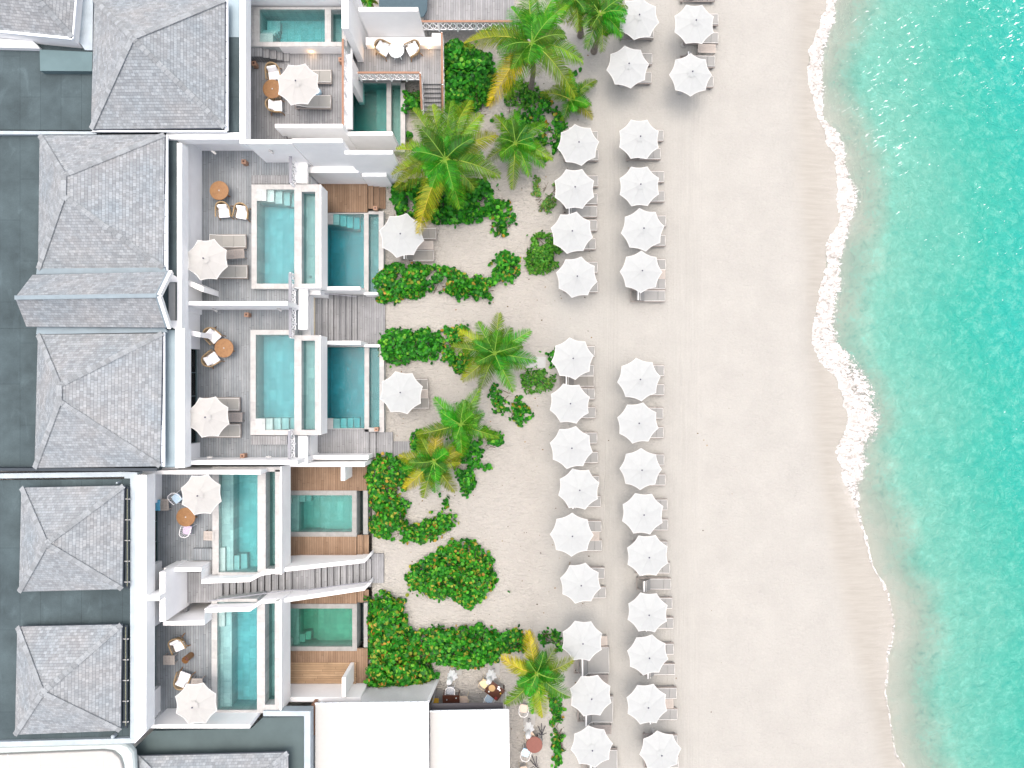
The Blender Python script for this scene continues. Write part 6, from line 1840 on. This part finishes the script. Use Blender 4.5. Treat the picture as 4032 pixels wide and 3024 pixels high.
shrub('creeping_vine', Z(1400, 2274, [(1690, 990), (1740, 1010), (1760, 1090), (1805, 1110), (1815, 1200), (1800, 1230), (1770, 1290), (1810, 1340), (1815, 1420), (1790, 1470), (1825, 1500), (1800, 1560), (1820, 1700), (1740, 1700), (1725, 1560), (1700, 1500), (1730, 1400), (1710, 1300), (1720, 1200), (1690, 1150), (1700, 1060)]), .5, 120, SOME, "narrow vine strip running down beside the lowest daybeds", sparse=.15, group=G2)

# ---- palms
def frond(parent, c, tip, yel, lmax, seed, up=.28, width=1.0):
    rr = random.Random(seed)
    d = tip - c; hor = Vector((d.x, d.y, 0)); L = hor.length
    ctrl = c + hor * .42 + Vector((0, 0, max(.12, up * L)))
    mb = MB()
    def bez(t): return c * (1 - t) ** 2 + ctrl * 2 * t * (1 - t) + tip * t * t
    g = (.020 + rr.uniform(-.010, .03), .20 + rr.uniform(-.07, .11), .006)
    y_ = (.52 + rr.uniform(-.08, .06), .38 + rr.uniform(-.06, .05), .015)
    def colr(t, k):
        w = min(1, max(0, yel ** 1.35 * (.30 + .80 * t) + .05 * t * t + rr.uniform(-.12, .10)))
        q = [g[i] * (1 - w) + y_[i] * w for i in range(3)]
        kk = k * rr.uniform(.5, 1.2) * (.7 + .4 * t)
        return tuple(x * kk for x in q)
    # rachis
    NS = 12
    pts = [bez(i / NS) for i in range(NS + 1)]
    mb.tube(pts, [.028 * (1 - .85 * i / NS) + .004 for i in range(NS + 1)], 5, col=(.20 + .3 * yel, .36, .05))
    n_ = max(34, int(L * 36))
    for i in range(n_):
        t = .10 + .90 * (i + .5) / n_
        p_ = bez(t); tg = (bez(min(1, t + .02)) - bez(t - .02)).normalized()
        side = tg.cross(Vector((0, 0, 1))).normalized()
        upv = side.cross(tg).normalized()
        prof = (math.sin(PI * min(1, (t + .12) * .86)) ** .6) if t < .98 else .3
        ll = lmax * prof * rr.uniform(.88, 1.2)
        for s in (-1, 1):
            fw = .35 + .75 * t
            dirv = (side * s + tg * fw * rr.uniform(.85, 1.15) + upv * rr.uniform(.0, .28)).normalized()
            w = .0185 * width * rr.uniform(.8, 1.2)
            mid = p_ + dirv * ll * .55
            end = p_ + dirv * ll * .97 + Vector((0, 0, -ll * rr.uniform(.18, .45)))
            wd = (tg * .9 + upv * .25 * s).normalized() * w
            cc = colr(t, 1.0); c2 = colr(min(1, t + .25), 1.05)
            b = len(mb.v)
            mb.v.extend([tuple(p_ - wd * .7), tuple(p_ + wd * .7), tuple(mid + wd), tuple(mid - wd), tuple(end)])
            mb.col.extend([cc, cc, cc, cc, c2])
            mb.f.extend([(b, b + 1, b + 2, b + 3), (b + 3, b + 2, b + 4)])
    mb.has_col = True
    return mb.build('frond', M['leaf'], parent)
def palm(cx, cy, h, tips, base, lb, lmax=.62, inner=5, seed=0):
    c = P(cx, cy, h)
    b0 = P(base[0], base[1], 0) if base else Vector((c.x, c.y, 0))
    t = empty('palm_tree', (b0.x, b0.y, 0), lb, 'palm', 'coconut palms in the sand gardens')
    rr = random.Random(seed)
    tk = MB(); pts = []; rad = []
    N_ = 22
    for i in range(N_ + 1):
        f_ = i / N_
        p_ = b0.lerp(c - Vector((0, 0, .12)), f_ ** 1.0); p_.z = (h - .12) * f_
        bow = .12 * math.sin(PI * f_)
        pts.append(p_ + Vector((bow, bow * .4, 0))); rad.append((.15 - .05 * f_ + (.06 * (1 - f_) ** 6)) * (1 + .06 * (i % 2)))
    tk.tube(pts, rad, 10); tk.build('trunk', M['trunk'], t, smooth=False)
    cr = MB(); 
    for k in range(7):
        a = k * 2 * PI / 7
        cr.tube([c + Vector((.04 * math.cos(a), .04 * math.sin(a), -.25)), c + Vector((.12 * math.cos(a), .12 * math.sin(a), .05))], [.05, .02], 5)
    cr.build('crown_shaft', M['rattand'], t)
    for i, tp in enumerate(tips):
        x, y = tp[0], tp[1]; yel = tp[2] if len(tp) > 2 else 0.12
        zt = h - (.55 if len(tp) < 4 else tp[3])
        frond(t, c, P(x, y, max(.3, zt)), yel, lmax, seed * 100 + i)
    for k in range(inner + 4):
        a = rr.random() * 6.28; L = rr.uniform(.7, 1.25) * (lmax * 1.9)
        tip = c + Vector((L * math.cos(a), L * math.sin(a), rr.uniform(.1, .55)))
        frond(t, c, tip, .0, lmax * .8, seed * 100 + 50 + k, up=.5)
    return t
palm(2094, 172, 5.6, [(1828, 172, .55, 1.2), (1925, 418, .85, 1.4), (1990, 385, .35, 1.2), (2112, 298, .3, 1.2), (2293, 238, .25, .8), (2266, 380, .3, 1.3), (2010, 30, .0), (2075, -60, .2), (2185, -20, .15), (2210, 115, .1), (1895, 128, .1), (2060, 40, 0), (2230, 20, .2), (1960, 280, .2)], (2089, 358), "tallest palm at the top, its trunk rising from dark undergrowth", .78, 7, 1)
palm(2362, 58, 4.1, [(2235, 90, .3), (2310, 190, .2), (2372, 203, .3, 1.3), (2450, 140, .1), (2465, 20, .2), (2400, -40, .2), (2330, -60, .3), (2250, 10, .5), (2300, -20, .1), (2420, 60, .1)], (2338, 203), "palm at the top edge overhanging the first landward parasol", .6, 5, 2)
palm(2262, -2, 4.3, [(2180, 40, .5), (2215, 90, .4), (2280, 120, .3), (2340, 40, .2), (2200, -50, .3), (2320, -60, .2), (2255, -100, .2)], (2286, 140), "palm mostly outside the top edge between two others", .55, 3, 3)
palm(2245, 393, 1.3, [(2347, 315, .25), (2327, 408, .1), (2333, 463, .45), (2217, 475, .15), (2127, 368, .45), (2237, 272, .3), (2290, 330, .1), (2175, 340, .2), (2285, 440, .1)], None, "small young palm on the sand right of the tallest palm", .5, 3, 4)
palm(2030, 565, 2.4, [(2022, 432, .1), (1945, 455, .35), (1918, 630, .25), (2018, 745, .35, .9), (2143, 655, .1), (2176, 625, .4), (2148, 485, .1), (2130, 572, .1), (1950, 560, .15), (2085, 690, .2)], (2032, 610), "slender palm between the big palm and the third landward parasol", .56, 4, 5)
palm(1754, 628, 4.4, [(1776, 398, .1), (1850, 395, .35, .9), (1625, 430, .3, .9), (1700, 415, .4), (1560, 590, .45, .9), (1545, 690, .5, 1.0), (1555, 740, .35, 1.1), (1647, 918, .85, 1.2), (1812, 818, .2, 1.0), (1968, 690, .25, .9), (1952, 530, .45, .9), (1895, 450, .4), (1660, 560, .1), (1900, 610, .2), (1725, 740, .5), (1870, 740, .15), (1600, 660, .2)], (1772, 672), "big full palm between the terraces and the sand, one frond bright yellow", .82, 9, 6)
palm(1947, 1392, 2.9, [(1965, 1233, .35), (1880, 1270, .15), (1808, 1305, .65), (1778, 1365, .25), (1820, 1498, .4), (1893, 1527, .15), (2023, 1540, .2), (2110, 1418, .1), (2088, 1302, .15), (2010, 1290, .1), (1850, 1440, .35), (2055, 1360, .1), (1985, 1470, .1), (2070, 1445, .15)], (1950, 1408), "palm in the middle of the photo with spread symmetrical fronds", .62, 6, 7)
palm(1814, 1671, 3.0, [(1710, 1568, .0), (1793, 1588, .0), (1887, 1530, .2), (1903, 1624, .05), (1965, 1720, .2), (1820, 1800, .15), (1735, 1710, .05), (1640, 1712, .3), (1750, 1640, .0), (1880, 1690, .0), (1850, 1740, .05)], (1824, 1690), "darker palm of the touching pair, the upper one", .58, 5, 8)
palm(1710, 1816, 2.9, [(1725, 1672, .8), (1653, 1716, .3), (1572, 1798, .55), (1586, 1852, .1), (1592, 1925, .85), (1668, 1960, .35), (1716, 1938, .1), (1792, 1935, .4), (1812, 1820, .6), (1835, 1760, .6), (1780, 1740, .1), (1640, 1770, .25), (1770, 1890, .3), (1740, 1880, .1)], (1718, 1790), "lighter yellow edged palm of the touching pair, the lower one", .58, 6, 9)
palm(2114, 2649, 3.8, [(2078, 2484, .95), (2184, 2550, .15), (2257, 2597, .45), (2246, 2744, .1), (2138, 2824, .65), (2101, 2810, .2), (1992, 2774, .3), (2050, 2722, .05), (1974, 2588, 1.0), (2030, 2612, .5), (2150, 2730, .05), (2205, 2650, .1), (2060, 2640, .1), (2160, 2600, .1)], (2106, 2560), "palm beside the restaurant tables with bright yellow upper fronds", .62, 6, 10)
palm(1447, 5, 1.6, [(1410, 0, .3), (1425, 28, .3), (1470, 25, .5), (1485, 8, .6), (1440, -30, .2), (1480, -20, .3)], None, "small dwarf palm at the very top behind the white wall", .35, 2, 11)

# ---- fallen leaves and twigs
mb = MB(); vs, fs_, cs = [], [], []
for k in range(420):
    x = rnd.uniform(1540, 2330) if rnd.random() < .85 else rnd.uniform(2330, 3000); y = rnd.uniform(20, 3000)
    if x > 2330 and rnd.random() < .8: continue
    q = P(x, y, .0); q.z = .012
    leafdisc(vs, fs_, cs, q, rnd.uniform(.015, .04), Vector((rnd.uniform(-.3, .3), rnd.uniform(-.3, .3), 1)).normalized(), jit(rnd.choice([(.16, .10, .06), (.25, .14, .07), (.12, .09, .07), (.3, .2, .1)])), 1.4)
mb.v = [tuple(q) for q in vs]; mb.f = fs_; mb.col = cs; mb.has_col = True
o_ = mb.build('leaf_litter', M['leaf'], None, (0, 0, 0)); tag(o_, "dry brown leaves and bits scattered over the sand", 'leaf litter', kind='stuff')
